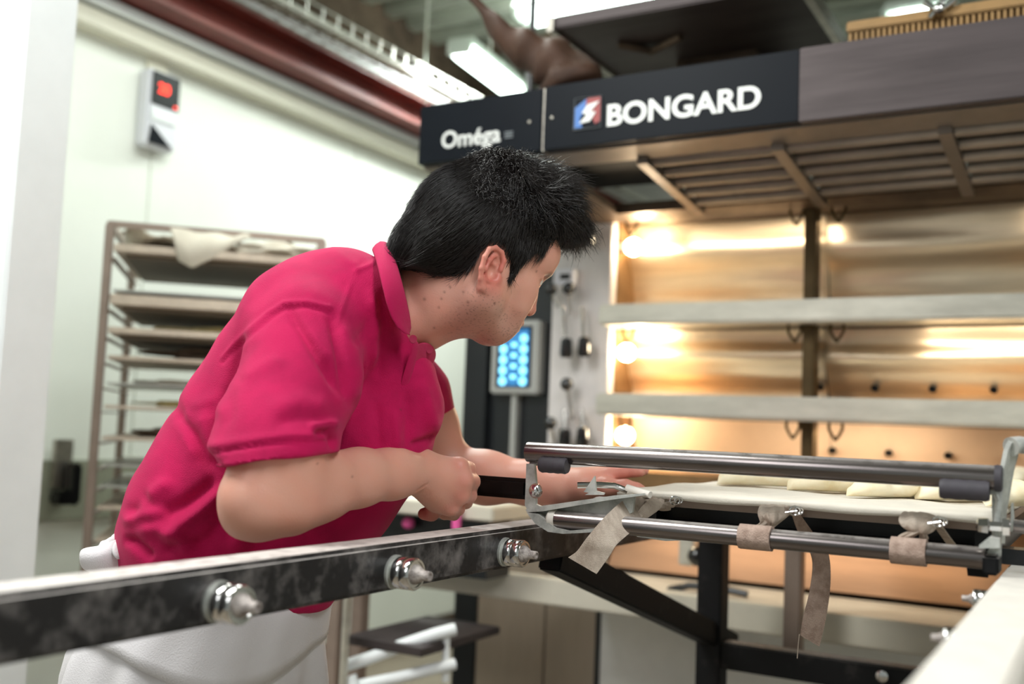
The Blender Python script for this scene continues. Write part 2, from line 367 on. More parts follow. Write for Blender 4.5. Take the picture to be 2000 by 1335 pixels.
# lettering
p0 = onY(862, 290, YF); p1 = onY(980, 277, YF)
text('model_lettering', 'Om\u00e9ga', (p0.x, YF-0.001, p0.z), (1, 0, 0), (0, 0, 1), 0.062, 'letter', hood, bold=0.0010)
p2 = onY(986, 270, YF)
for i in range(3): MB().box((p2.x, YF-0.002, p2.z+i*0.0065), (p2.x+0.024, YF, p2.z+i*0.0065+0.003)).build('mark', 'letterdim', hood)
q0 = onY(1186, 248, YF); q1 = onY(1486, 217, YF)
lt = text('brand_lettering', 'BONGARD', (q0.x, YF-0.001, q0.z), (1, 0, 0), (0, 0, 1), 0.06, 'letter', hood, bold=0.0016)
vx = [v.co for v in lt.data.vertices]; mnx = min(v.x for v in vx); mxx = max(v.x for v in vx); mnz = min(v.z for v in vx); mxz = max(v.z for v in vx)
W_ = q1.x-q0.x; H_ = onY(1186, 205, YF).z - q0.z
for v in lt.data.vertices:
    v.co.x = (v.co.x-mnx)/(mxx-mnx)*W_ + q0.x - wpos(hood).x; v.co.z = (v.co.z-mnz)/(mxz-mnz)*H_ + q0.z - wpos(hood).z
l0 = onY(1122, 255, YF); l1 = onY(1176, 187, YF); lw = l1.x-l0.x; lh = l1.z-l0.z
def lp(u, v, y=-0.003): return (l0.x+u*lw, YF+y, l0.z+v*lh)
lg = MB().prism([lp(0, 0), lp(1, 0), lp(1, 1), lp(0, 1)], (0, 0.002, 0)).build('emblem', 'navy', hood)
MB().prism([lp(0.03, 0.55, -0.004), lp(0.5, 0.97, -0.004), lp(0.97, 0.97, -0.004), lp(0.97, 0.2, -0.004), lp(0.8, 0.12, -0.004), lp(0.6, 0.45, -0.004)], (0, 0.001, 0)).build('red_field', 'redlogo', lg)
MB().prism([lp(0.03, 0.05, -0.005), lp(0.32, 0.05, -0.005), lp(0.22, 0.35, -0.005), lp(0.42, 0.6, -0.005), lp(0.45, 0.95, -0.005), lp(0.03, 0.7, -0.005)], (0, 0.001, 0)).build('blue_field', 'bluelogo', lg)
MB().prism([lp(0.2, 0.18, -0.006), lp(0.6, 0.22, -0.006), lp(0.82, 0.5, -0.006), lp(0.6, 0.52, -0.006), lp(0.95, 0.83, -0.006), lp(0.5, 0.75, -0.006), lp(0.3, 0.5, -0.006), lp(0.5, 0.45, -0.006)], (0, 0.001, 0)).build('swoosh', 'letter', lg)
MB().tube([lp(0, 0, -0.004), lp(1, 0, -0.004), lp(1, 1, -0.004), lp(0, 1, -0.004), lp(0, 0, -0.004)], 0.0012, 4).build('border', 'letterdim', lg)
# underside with filter louvres, dipping a little towards the back
def us(px, py): # point on the sloped underside plane from z=1.885 (y=2.2) to z=1.845 (y=2.8)
    q = ray(px, py); # z = 1.885 - 0.1*(y-2.2)
    sl = -0.1; t_ = (1.885 - sl*2.2 + sl*CP.y - CP.z)/(q.z - sl*q.y); return CP + q*t_
def usz(y): return 1.885 - 0.1*(y-2.2)
MB().prism([(-1.59, 2.23, usz(2.23)), (0.75, 2.23, usz(2.23)), (0.75, 2.32, usz(2.32)), (-1.59, 2.32, usz(2.32))], (0, 0, 0.02)).build('front_lip', 'louvre', hood)
MB().prism([(-1.59, 2.72, usz(2.72)), (0.75, 2.72, usz(2.72)), (0.75, 2.8, usz(2.8)), (-1.59, 2.8, usz(2.8))], (0, 0, 0.03)).build('rear_lip', 'sooty', hood)
MB().prism([(-1.59, 2.32, usz(2.32)), (-1.24, 2.32, usz(2.32)), (-1.24, 2.72, usz(2.72)), (-1.59, 2.72, usz(2.72))], (0, 0, 0.02)).build('blank_panel', 'sooty', hood)
xb = [us(1232, 298).x, us(1508, 262).x, us(1838, 218).x, 0.23, 0.62]
xb = [-1.2, -0.86, -0.5, -0.14, 0.22, 0.58]
xb[0] = us(1290, 340).x; xb[1] = us(1545, 315).x; xb[2] = us(1858, 280).x
dx = xb[2]-xb[1]; xb[3] = xb[2]+dx; xb[4] = xb[3]+dx; xb[5] = xb[4]+dx
for i in range(5):
    x0, x1 = xb[i], xb[i+1]
    for xx in ((x0, x1) if i == 4 else (x0,)):
        fo = MB().bar((xx, 2.31, usz(2.31)-0.006), (xx, 2.74, usz(2.74)-0.006), 0.028, 0.02).build('filter_frame', 'louvre', hood)
    for kx in range(5):
        yy = 2.35 + kx*0.08
        MB().tube([(x0+0.015, yy, usz(yy)+0.008), (x1-0.015, yy, usz(yy)+0.008)], 0.0185, 14).build('slat', 'louvre', fo, True)
MB().box((-1.56, 2.3, 1.93), (0.75, 2.78, 1.935)).build('plenum', 'dark', hood)
MB().box((-1.5, 2.765, 1.835), (0.75, 2.80, 1.875), 0.003).build('rear_bar', 'sooty', hood)

# duct box above the hood
MB_ = MB().box((-1.32, 2.43, 2.3), (-0.645, 3.3, 2.335), 0.004)
duct = empty('extraction_duct', (-0.98, 2.9, 2.3), 'flat grey sheet steel duct hood above the dark fascia', 'duct')
MB_.build('casing', 'hoodsteel', duct)
MB().tube([(-1.2, 2.60, 2.297), (-1.12, 2.66, 2.285), (-1.02, 2.62, 2.297)], 0.012, 8).build('cable_loop', 'sooty', duct, True)
MB().box((-1.335, 2.42, 2.29), (-1.315, 3.3, 2.33)).build('flange', 'steel', duct)
MB().box((-0.65, 2.42, 2.29), (-0.63, 3.3, 2.33)).build('flange', 'steel', duct)
MB().box((-1.1, 2.8, 2.05), (-0.86, 3.1, 2.3)).build('neck', 'sooty', duct); MB().box((-1.2, 2.95, 2.335), (-0.8, 3.25, 3.38)).build('riser', 'hoodsteel', duct)
# brown wrapped pipe and black rod
pts = [(905, -25, 2.72), (945, 25, 2.70), (985, 70, 2.68), (1030, 95, 2.67), (1070, 115, 2.66), (1105, 145, 2.65), (1120, 185, 2.64)]
rr = [0.014, 0.018, 0.03, 0.052, 0.062, 0.075, 0.085]
P = []; R = []
for i in range(len(pts)-1):
    for s_ in range(6):
        f_ = s_/6; P.append(at(*[pts[i][k]*(1-f_)+pts[i+1][k]*f_ for k in range(3)])); R.append((rr[i]*(1-f_)+rr[i+1]*f_)*(1+0.10*math.sin(len(P)*.8)))
bp_ = MB().tube(P, R, 18)
for v in bp_.bm.verts: v.co += Vector((math.sin(v.co.z*70+v.co.x*40), math.sin(v.co.x*80), math.cos(v.co.y*60)))*0.006
tag(bp_.build('wrapped_pipe', 'brown', None, True, ang=180), 'crumpled brown wrapped pipe widening down onto the top of the oven hood', 'pipe')
rp = onY(1040, 40, 2.9); tag(MB().tube([(rp.x, 2.9, 2.06), (rp.x, 2.9, 3.42)], 0.0125, 10).build('hanging_rod', 'column', None, True), 'black vertical rod rising beside the brown wrapped pipe', 'rod')
# ochre ribbed strip above stainless fascia
oc = empty('ribbed_strip', (-0.2, 2.32, 2.05), 'ochre ribbed metal strip lying above the stainless fascia at top right', 'strip')
MB().box((-0.50, 2.31, 2.047), (0.75, 2.33, 2.128), 0.003).build('backing', 'ochre', oc)
for i in range(104):
    x = -0.495+i*0.012
    MB().box((x, 2.295, 2.06), (x+0.006, 2.31, 2.104)).build('rib', 'ochre', oc)
MB().box((-0.50, 2.29, 2.106), (0.75, 2.33, 2.13), 0.003).build('top_edge', 'ochre', oc)
cc = onY(1835, 18, 2.28)
cl_ = MB(); cl_.tube([cc+Vector((-0.03, 0, 0.02)), cc+Vector((0, 0, -0.005)), cc+Vector((0.03, 0, 0.015))], 0.007, 8); cl_.tube([cc+Vector((0.02, 0, 0.03)), cc+Vector((-0.02, 0, -0.015))], 0.006, 8)
cl_.sphere(cc, 0.014)
cl_.build('clamp', 'chrome', oc, True)

# ================================================================== DECK OVEN
YO = 2.8
ov = empty('deck_oven', (-0.7, 2.9, 0), 'large stainless deck oven with three lit decks, levers and touch screen column', 'oven')
XL, XR = -1.29, 0.75
MB().box((-1.80, 2.83, 0.02), (-1.48, 3.6, 1.86), 0.004).build('control_column', 'column', ov)
sp = MB().box((-1.488, 2.80, 0.9), (XL, 2.84, 1.84), 0.003).build('lever_panel', 'leverpanel', ov)
MB().box((-1.48, 3.35, 0.02), (0.75, 3.6, 1.86)).build('body', 'sooty', ov)
MB().box((-1.30, 2.84, 0.9), (-1.285, 3.35, 1.86)).build('inner_side', 'golddark', ov)
MB().box((-1.48, 2.8, 1.835), (0.75, 3.36, 1.86)).build('crown_top', 'sooty', ov)
decks = [(1.566, 1.836), (1.308, 1.512), (1.08, 1.25)]
xd = -0.685; wd = 0.605
# ledges
for z0, z1 in ((1.508, 1.568), (1.246, 1.309)):
    MB().box((XL-0.002, 2.72, z0), (0.75, 2.86, z1), 0.006).build('ledge', 'ledge', ov)
    MB().box((XL, 2.86, z0+0.01), (0.75, 3.35, z1-0.005)).build('deck_floor', 'golddark', ov)
MB().box((XL, 2.80, 1.02), (0.75, 3.35, 1.085)).build('deck_floor', 'golddark', ov)
for di, (z0, z1) in enumerate(decks):
    for j in range(3):
        x0 = XL + 0.004 + j*wd; x1 = x0 + wd - 0.003
        x1 = min(x1, 0.74)
        if j == 2: x1 = min(x1, 0.74)
        # polished door swung in, leaning back
        yb = 2.93 if di < 2 else 3.0
        t0, t1 = (z0+0.004, z1-0.004)
        pts4 = [(x0, yb+0.03, t0), (x1, yb+0.03, t0), (x1, yb-0.02, t1), (x0, yb-0.02, t1)]
        if di == 2:
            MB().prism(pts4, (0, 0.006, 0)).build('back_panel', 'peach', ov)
        else:
            g = MB(); nseg = 14; vs = []; fs = []
            for r_ in range(nseg+1):
                v_ = r_/nseg; zz = t0+(t1-t0)*v_; yy = yb+0.03-0.05*v_ + 0.012*math.sin(v_*math.pi*2.2+di) + 0.004*math.sin(v_*17+j)
                for c_ in range(13):
                    u_ = c_/12; vs.append((x0+(x1-x0)*u_, yy+0.006*math.sin(u_*5+v_*4+j*2), zz))
            for r_ in range(nseg):
                for c_ in range(12):
                    i_ = r_*13+c_; fs.append((i_, i_+1, i_+14, i_+13))
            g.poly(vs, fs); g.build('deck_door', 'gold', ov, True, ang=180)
        if j < 3:
            for hx in (x0+0.055, x1-0.055):
                hk = MB(); c = Vector((hx, 2.805, z1-0.005))
                hk.tube([c+Vector((-0.017, 0, 0.003)), c+Vector((-0.018, 0, -0.016)), c+Vector((-0.008, 0, -0.036)), c+Vector((0, 0, -0.043)), c+Vector((0.008, 0, -0.036)), c+Vector((0.018, 0, -0.016)), c+Vector((0.017, 0, 0.003))], 0.0042, 8)
                hk.sphere(c+Vector((0, 0, -0.042)), 0.007, 10)
                hk.build('hook', 'post', ov, True)
        if j < 2:
            xp = x0 + wd - 0.036
            MB().box((xp, 2.80, z0), (xp+0.032, 2.86, z1), 0.004).build('divider_post', 'post', ov)
# air holes
for di, zc in ((2, 1.17), (1, 1.345)):
    yh = 2.985 if di == 2 else 2.935
    for i in range(8):
        x = -0.676 + i*0.152 if di == 2 else -0.70+i*0.148
        p = Vector((x, yh, zc))
        MB().lathe((x, yh+0.02 if di == 2 else yh+0.012, zc), (0, -1, 0), [(0, 0.0095), (0.022, 0.0095), (0.022, 0.0075), (0.012, 0.0075), (0.012, 0.0)], 14).build('air_hole', 'hole', ov)
# deck lamps at the left end of each deck
for (px, py) in ((1237, 482), (1224, 688), (1221, 850)):
    p = onY(px, py, 2.86)
    lp_ = MB().sphere(p, 0.027, 20).build('lamp_globe', 'bulb', ov, True)
    MB().lathe(p+Vector((-0.05, 0, 0)), (1, 0, 0), [(0, 0.02), (0.028, 0.02), (0.03, 0.015)], 14).build('lamp_socket', 'steel', ov, True)
    l = bpy.data.lights.new('oven_lamp_and_fill', 'POINT'); l.energy = 2.4; l.color = (1, 0.82, 0.58); l.shadow_soft_size = 0.028
    lo_ = bpy.data.objects.new('oven_lamp_and_fill', l); COL.objects.link(lo_); lo_.location = p + Vector((0.045, -0.035, 0.0))
for (x, z, e_) in ((-0.88, 1.80, 1.5), (0.05, 1.80, 1.2), (-0.2, 1.49, 1.8), (-0.62, 1.23, 2.2), (0.1, 1.23, 2.0), (-0.5, 0.96, 0.45), (-0.95, 0.96, 0.35)):  # added strips without bulbs: spread the deck glow, set streaks on the doors
    l = bpy.data.lights.new('oven_lamp_and_fill', 'AREA'); l.energy = e_*0.62; l.color = (1, 0.83, 0.62); l.shape = 'RECTANGLE'; l.size = 0.45; l.size_y = 0.03
    lo_ = bpy.data.objects.new('oven_lamp_and_fill', l); COL.objects.link(lo_); lo_.location = (x, 2.83, z-0.005); lo_.rotation_euler = (math.radians(25), 0, 0)
# levers
def lever(a, b, knob):
    lv = MB(); lv.tube([onY(a[0], a[1], 2.775), onY(b[0], b[1], 2.75)], 0.006, 10)
    o = lv.build('lever', 'chrome', ov, True)
    e = onY(b[0], b[1], 2.75)
    if knob: MB().sphere(e, 0.020, 20).build('knob', 'knob', o, True)
    else: MB().lathe(e + Vector((0, 0, 0.028)), (0, 0, -1), [(0, 0.012), (0.006, 0.0175), (0.050, 0.0195), (0.060, 0.015)], 16).build('grip', 'knob', o, True)
for gx, gy, sx, sy in ((1105, 462, 1105, 400), (1149, 460, 1148, 398), (1106, 678, 1100, 600), (1141, 676, 1137, 600), (1103, 855, 1103, 800), (1138, 852, 1136, 798)):
    lever((sx, sy), (gx, gy), False)
for gx, gy, sx, sy in ((1076, 565, 1090, 600), (1111, 563, 1115, 610), (1107, 750, 1118, 820), (1075, 826, 1085, 870), (1118, 352, 1118, 392), (1157, 352, 1155, 392)):
    lever((sx, sy), (gx, gy), True)
tb = onY(1083, 558, 2.77); tb2 = onY(1122, 524, 2.77)
tm = MB().box((tb.x, 2.765, tb.z), (tb2.x, 2.80, tb2.z), 0.004).build('timer', 'whiteplastic', ov)
u0 = onY(1093, 545, 2.76); u1 = onY(1112, 534, 2.76); MB().box((u0.x, 2.762, u0.z), (u1.x, 2.766, u1.z)).build('timer_display', 'dark', tm)
# touch screen
s0 = onY(959, 768, 2.79); s1 = onY(1058, 625, 2.79)
scn = MB().box((s0.x, 2.78, s0.z), (s1.x, 2.83, s1.z), 0.006).build('screen_housing', 'bezel', ov)
wx = s1.x-s0.x; hz = s1.z-s0.z
def sc(u, v, y): return (s0.x+u*wx, y, s0.z+v*hz)
MB().box(sc(0.13, 0.09, 2.777), sc(0.85, 0.92, 2.781)).build('glass', 'navy', scn)
MB().box(sc(0.2, 0.11, 2.775), sc(0.8, 0.88, 2.778)).build('display', 'scr', scn)
for r_ in range(5):
    for c_, u in enumerate((0.28, 0.70)):
        if r_ == 4 and c_ == 0: continue
        p = sc(u, 0.17+r_*0.145, 2.775)
        MB().lathe(p, (0, -1, 0), [(0, 0.0135), (0.001, 0.0135)], 16).build('icon', 'scrdot', scn)
for r_ in range(4): MB().box(sc(0.44, 0.2+r_*0.145, 2.774), sc(0.56, 0.26+r_*0.145, 2.776)).build('icon_bar', 'scrdot', scn)
pp = onY(1004, 768, 2.8); MB().box((pp.x-0.009, 2.80, 0.95), (pp.x+0.009, 2.83, pp.z)).build('conduit', 'bezel', ov)
pq = onY(1012, 560, 2.8); MB().box((pq.x-0.03, 2.815, s1.z), (pq.x+0.0, 2.83, s1.z+0.02)).build('bracket', 'whiteplastic', ov)
# lower body
MB().box((XL, 2.98, 0.79), (0.75, 3.0, 1.02)).build('lower_deck_back', 'golddark', ov)
g = MB(); g.poly([(XL, 2.84, 0.80), (0.75, 2.84, 0.80), (0.75, 2.97, 1.01), (XL, 2.97, 1.01)], [(0, 1, 2, 3)]); g.build('lower_deck_door', 'warmdoor', ov)
MB().box((-1.712, 2.80, 0.05), (-1.474, 2.84, 1.05), 0.003).build('cabinet_door', 'taupe', ov)
MB().box((-1.470, 2.80, 0.05), (-1.302, 2.84, 0.9), 0.003).build('cabinet_door', 'taupe', ov)
MB().box((XL, 2.80, 0.02), (0.75, 2.84, 0.70), 0.003).build('base_panel', 'lowpanel', ov)
MB().box((-1.30, 2.79, 0.02), (-1.288, 2.83, 0.79)).build('base_joint', 'column', ov)
MB().box((-1.8, 2.80, 0.02), (-1.715, 2.83, 1.9), 0.003).build('corner_post', 'column', ov)
# pale landing ledge in front of the base
zl0 = onY(1100, 1185, 2.5).z; zl1 = onY(1100, 1133, 2.5).z
lg_ = MB().box((-2.05, 2.5, zl0), (0.75, 2.54, zl1), 0.004).build('landing_rail', 'cream', ov)
MB().box((-1.30, 2.54, zl1-0.02), (0.75, 2.80, zl1-0.005)).build('landing_shelf', 'cream', ov)
MB().box((-2.05, 2.54, zl0), (-2.01, 2.9, zl1)).build('landing_end', 'cream', ov)
gp = onY(1172, 1110, 2.56); MB().box((gp.x-0.012, 2.55, zl1-0.01), (gp.x+0.012, 2.575, gp.z+0.04)).build('stop_post', 'cream', ov)
kb = onY(1362, 1086, 2.6)
MB().sphere(kb, 0.026, 20).build('knob', 'knob', ov, True)
MB().box((kb.x-0.06, 2.62, kb.z-0.03), (kb.x-0.02, 2.66, kb.z+0.05), 0.004).build('knob_bracket', 'ledge', ov)
MB().tube([kb, kb+Vector((-0.03, 0.04, 0.02)), (kb.x-0.03, 2.8, kb.z+0.02)], 0.006, 8).build('knob_stem', 'chrome', ov, True)
MB().tube([onY(1290, 1170, 2.6), onY(1310, 1150, 2.6), onY(1345, 1143, 2.6), onY(1395, 1146, 2.6), onY(1460, 1160, 2.6)], 0.009, 8).build('hose', 'column', ov, True)
for x in (-1.6, -0.9, 0.3): MB().tube([(x, 3.2, 0), (x, 3.2, 0.04)], 0.03, 12).build('foot', 'column', ov)

# ================================================================== LOADER
RX = -0.74; RZ1 = 1.056; RZ0 = 1.0
ld = empty('oven_loader', (-0.42, 1.3, 0), 'floury black oven loader with steel cross tubes in the foreground', 'oven loader')
MB().box((RX-0.056, -0.1, RZ0), (RX, 2.27, RZ1), 0.005).build('side_rail', 'blackp', ld, True)
tag(MB().box((-0.108, 0.2, RZ0), (-0.052, 2.27, RZ1), 0.004).build('side_rail', 'flourtop', ld, True), 'right side rail dusted white with flour')
# side frame
zb = 0.715
def post(x): MB().box((x-0.056, 2.235, 0.02), (x, 2.29, RZ0), 0.003).build('post', 'blackc', ld)
post(RX); post(-0.052)
MB().box((RX, 2.24, 0.69), (-0.108, 2.285, 0.748), 0.003).build('cross_rail', 'blackc', ld)
br0 = onX(1085, 1083, RX-0.02); br1 = onX(1432, 1258, RX-0.02)
MB().bar((RX-0.028, br0.y, br0.z), (RX-0.028, br1.y, br1.z), 0.04, 0.05, bev=0.003).build('brace', 'blackc', ld)
MB().box((RX-0.056, -0.1, 0.02), (RX, -0.045, RZ0), 0.003).build('post', 'blackc', ld)
MB().box((-0.108, 0.24, 0.02), (-0.052, 0.29, RZ0), 0.003).build('post', 'blackc', ld)
for x in (RX-0.028, -0.08):
    for y_ in ((-0.07, 2.26) if x < -0.5 else (0.265, 2.26)):
        MB().tube([(x, y_, 0.0), (x, y_, 0.03)], 0.03, 12).build('foot', 'column', ld)
g = onY(1555, 1150, 2.4)
MB().box((g.x-0.018, 2.36, 0.70), (g.x+0.02, 2.40, 1.03), 0.003).build('inner_post', 'rackm', ld)
bk = onY(1728, 1300, 2.25)
MB().box((bk.x-0.028, 2.225, bk.z-0.05), (bk.x+0.028, 2.25, 0.70), 0.003).build('bolt_plate', 'blackc', ld)
MB().lathe((bk.x, 2.226, bk.z-0.015), (0, -1, 0), [(0, 0.012), (0.006, 0.012), (0.008, 0.006)], 12).build('bolt', 'chrome', ld, True)
# thin black rod running to the right beneath the bracket

# roller bearings
def bearing(x, y, z, sgn, ks=1.0):
    d = (sgn, 0, 0)
    def pf(*p): return [(u*1.5*ks, r*1.04*ks) for u, r in p]
    MB().lathe((x, y, z), d, pf((0, 0.0195), (0.002, 0.0195), (0.0025, 0.0165), (0.004, 0.0165)), 28).build('roller_washer', 'alu', ld, True)
    MB().lathe((x+sgn*0.006*ks, y, z), d, pf((0, 0.0172), (0.001, 0.0182), (0.008, 0.0182), (0.0086, 0.0176), (0.0092, 0.0182), (0.0165, 0.0182), (0.0178, 0.017), (0.0178, 0.0145), (0.0168, 0.0145), (0.0168, 0.006)), 32).build('roller_bearing', 'chrome', ld, True)
    MB().lathe((x+sgn*0.031*ks, y, z), d, [(u*ks, r*.84*ks) for u, r in ((0, 0.0145), (0.003, 0.0135), (0.009, 0.009), (0.011, 0.0072), (0.021, 0.0068), (0.0215, 0.0045), (0.019, 0.0042), (0.019, 0.0))], 20).build('roller_bolt', 'boltm', ld, True)
for px, py in ((425, 1174), (770, 1116), (985, 1077)):
    p = onX(px, py, RX); bearing(RX, p.y, p.z, 1)
for px, py in ((1905, 1170), (1850, 1248)):
    p = onX(px, py, -0.125); bearing(-0.108, p.y, p.z, -1, 0.58)
# cross tubes
YT = 1.3
tA = onY(1032, 882, YT); tB = onY(1957, 934, YT)
MB().lathe(tA, tB-tA, [(0, 0.0135), (0.0005, 0.0145), ((tB-tA).length-0.006, 0.0145)], 40).build('upper_tube', 'tube', ld, True)
MB().lathe(tB, tB-tA, [(-0.007, 0.0152), (0.0, 0.0152), (0.001, 0.012)], 28).build('tube_cap', 'rubber', ld, True)
lA = onY(1083, 1013, YT); lB = onY(1925, 1090, YT)
MB().lathe(lA, lB-lA, [(0, 0.0125), ((lB-lA).length, 0.0125)], 36).build('lower_tube', 'tube', ld, True)
MB().lathe(lA, lA-lB, [(-0.004, 0.013), (0.006, 0.013), (0.009, 0.010)], 20).build('tube_plug', 'flourtop', ld, True)
def sleeve(c, ln, rx):
    dd = (tB-tA).normalized(); c = Vector(c)
    prof = []
    n = 12
    for i in range(n+1):
        a_ = i/n; prof.append((-ln/2+ln*a_, rx*(1+0.03*math.sin(a_*22)) if 0 < i < n else rx*0.9))
    return MB().lathe(c, dd, prof, 24).build('rubber_sleeve', 'rubber', ld, True)
sleeve(onY(1082, 908, YT-0.012), 0.042, 0.0112); sleeve(onY(1884, 956, YT-0.012), 0.052, 0.0118)
# wire arms holding the sleeves
MB().tube([onY(1050, 905, YT), onY(1037, 905, YT), onY(1034, 925, YT)], 0.003, 8).build('wire_arm', 'alu', ld, True)
MB().tube([onY(1918, 957, YT), onY(1944, 960, YT), onY(1952, 976, YT), onY(1947, 1010, YT), onY(1944, 1062, YT)], 0.0042, 10).build('wire_arm', 'alu', ld, True)
# left cast bracket
def plate(pxs, Y, th, name, m='alu'):
    return MB().prism([onY(x, y_, Y) for x, y_ in pxs], (0, th, 0)).build(name, m, ld)
bl = plate([(1028, 905), (1043, 906), (1046, 940), (1046, 984), (1060, 990), (1030, 997), (1025, 985)], YT-0.01, 0.006, 'bracket_upright')
plate([(1026, 995), (1040, 990), (1200, 967), (1255, 963), (1256, 967), (1190, 976), (1060, 998), (1030, 1000)], YT-0.012, 0.03, 'bracket_flange')
plate([(1028, 996), (1060, 997), (1180, 978), (1240, 968), (1235, 1000), (1180, 1030), (1110, 1040), (1075, 1038), (1048, 1020)], YT+0.008, 0.005, 'bracket_web')
plate([(1028, 1000), (1050, 1003), (1085, 1030), (1110, 1036), (1180, 1030), (1175, 1038), (1100, 1042), (1070, 1038), (1045, 1022)], YT-0.012, 0.022, 'bracket_lip')
plate([(1225, 1030), (1310, 1048), (1440, 1046), (1400, 1052), (1300, 1056), (1245, 1048)], YT+0.03, 0.004, 'bracket_foot')
plate([(1150, 962), (1140, 960), (1155, 938), (1161, 929), (1164, 958), (1180, 962), (1178, 966), (1142, 966)], YT-0.006, 0.004, 'bracket_ear')
MB().tube([onY(1128, 947, YT), onY(1166, 946, YT+0.01), onY(1200, 948, YT+0.02), onY(1225, 958, YT+0.03)], 0.0045, 10).build('latch_rod', 'chrome', ld, True)
MB().tube([onY(1225, 952, YT+0.01), onY(1270, 966, YT+0.0)], 0.0048, 12).build('latch_sleeve', 'flourtop', ld, True)
c = onY(1046, 958, YT-0.012)
MB().lathe(c, (0, -1, 0), [(0, 0.009), (0.003, 0.009), (0.0035, 0.007), (0.006, 0.006), (0.007, 0.003)], 6).build('hex_bolt', 'chrome', ld, True)
MB().lathe(c+Vector((0, 0.001, 0)), (0, -1, 0), [(0, 0.0105), (0.0015, 0.0105)], 20).build('bolt_washer', 'chrome', ld, True)
# right bracket with hooked lever
plate([(1936, 958), (1950, 955), (1958, 1000), (1955, 1085), (1930, 1090), (1928, 1075), (1940, 1065)], YT+0.004, 0.006, 'bracket_upright')
MB().ribbon([onY(1972, 862, YT-0.004), onY(1964, 880, YT-0.004), onY(1957, 915, YT-0.004), onY(1955, 950, YT-0.004), onY(1949, 1000, YT-0.004), onY(1944, 1060, YT-0.004)],
            [onY(1990, 866, YT+0.02), onY(1984, 890, YT+0.02), onY(1976, 920, YT+0.02), onY(1970, 955, YT+0.02), onY(1962, 1000, YT+0.02), onY(1958, 1060, YT+0.02)], 0.005).build('lever_blade', 'alu', ld, True)
MB().tube([onY(1974, 872, YT+0.0), onY(1990, 868, YT+0.01), onY(2060, 878, YT+0.03)], [0.011, 0.0098, 0.0095], 16).build('lever_grip', 'alu', ld, True)
plate([(1912, 1064), (1932, 1048), (1952, 1052), (1952, 1070), (1912, 1070)], YT-0.03, 0.03, 'slide_plate')
MB().box(tuple(onY(1918, 1122, YT-0.02)), tuple(onY(1957, 1080, YT+0.02)), 0.003).build('slide_block', 'blackc', ld)
plate([(1888, 1108), (1930, 1112), (1930, 1128), (1890, 1124)], YT+0.02, 0.003, 'tab', 'blackc')
c = onY(1933, 1026, YT-0.012)
MB().lathe(c, (1, 0.1, 0), [(-0.014, 0.004), (-0.012, 0.0085), (-0.002, 0.0095), (0.0, 0.006), (0.012, 0.006), (0.013, 0.0105), (0.02, 0.0105), (0.021, 0.007)], 6).build('hex_bolt', 'chrome', ld, True)
plate([(1975, 982), (1979, 981), (1981, 1015), (1979, 1035), (1966, 1044), (1964, 1038), (1973, 1030)], YT+0.02, 0.004, 'pin_plate')
MB().tube([onY(1980, 1026, YT+0.02), onY(2070, 1040, YT+0.02)], 0.0075, 14).build('side_rod', 'tube', ld, True)
# black handle bar gripped by the baker
hA = onY(1034, 955, YT+0.01); hB = onY(880, 943, YT+0.015)
MB().bar(hA, hB, 0.014, 0.030, bev=0.006).build('handle', 'blackgloss', ld, True)

# belt support and canvas
cv = empty('setting_belt', (-0.36, 2.0, 1.1), 'white floury canvas conveyor belt carrying the dough pieces', 'conveyor belt')
XC0, XC1 = -0.60, -0.115
cm = MB(); nx, ny = 24, 30; vs = []; fs = []
for i in range(ny+1):
    for j in range(nx+1):
        x = XC0+(XC1-XC0)*j/nx; y_ = 1.345+(2.70-1.345)*i/ny
        z = 1.119+0.0022*math.sin(x*37+y_*9)*math.sin(y_*23) - (0.004*math.exp(-((y_-1.345)/0.02)**2))
        vs.append((x, y_, z))
for i in range(ny):
    for j in range(nx): a_ = i*(nx+1)+j; fs.append((a_, a_+1, a_+nx+2, a_+nx+1))
cm.poly(vs, fs); co = cm.build('belt', 'canvas', cv, True, ang=180)
md = co.modifiers.new('t', 'SOLIDIFY'); md.thickness = 0.006; md.offset = -1
MB().box((XC0, 1.37, 1.098), (XC1, 2.68, 1.112), 0.002).build('bed_plate', 'rackm', cv)
for y_ in (1.45, 1.75, 2.05, 2.35): MB().box((XC0+0.01, y_, 1.075), (XC1-0.01, y_+0.03, 1.098)).build('bed_rib', 'column', cv)
for x in (XC0+0.01, XC1-0.03): MB().box((x, 1.42, 1.056), (x+0.02, 2.62, 1.098)).build('bed_side', 'column', cv)
MB().box((-0.76, 2.05, 1.056), (-0.06, 2.09, 1.075)).build('bed_cross', 'column', cv)
MB().box((-0.76, 1.42, 1.056), (-0.06, 1.46, 1.075)).build('bed_cross', 'column', cv)
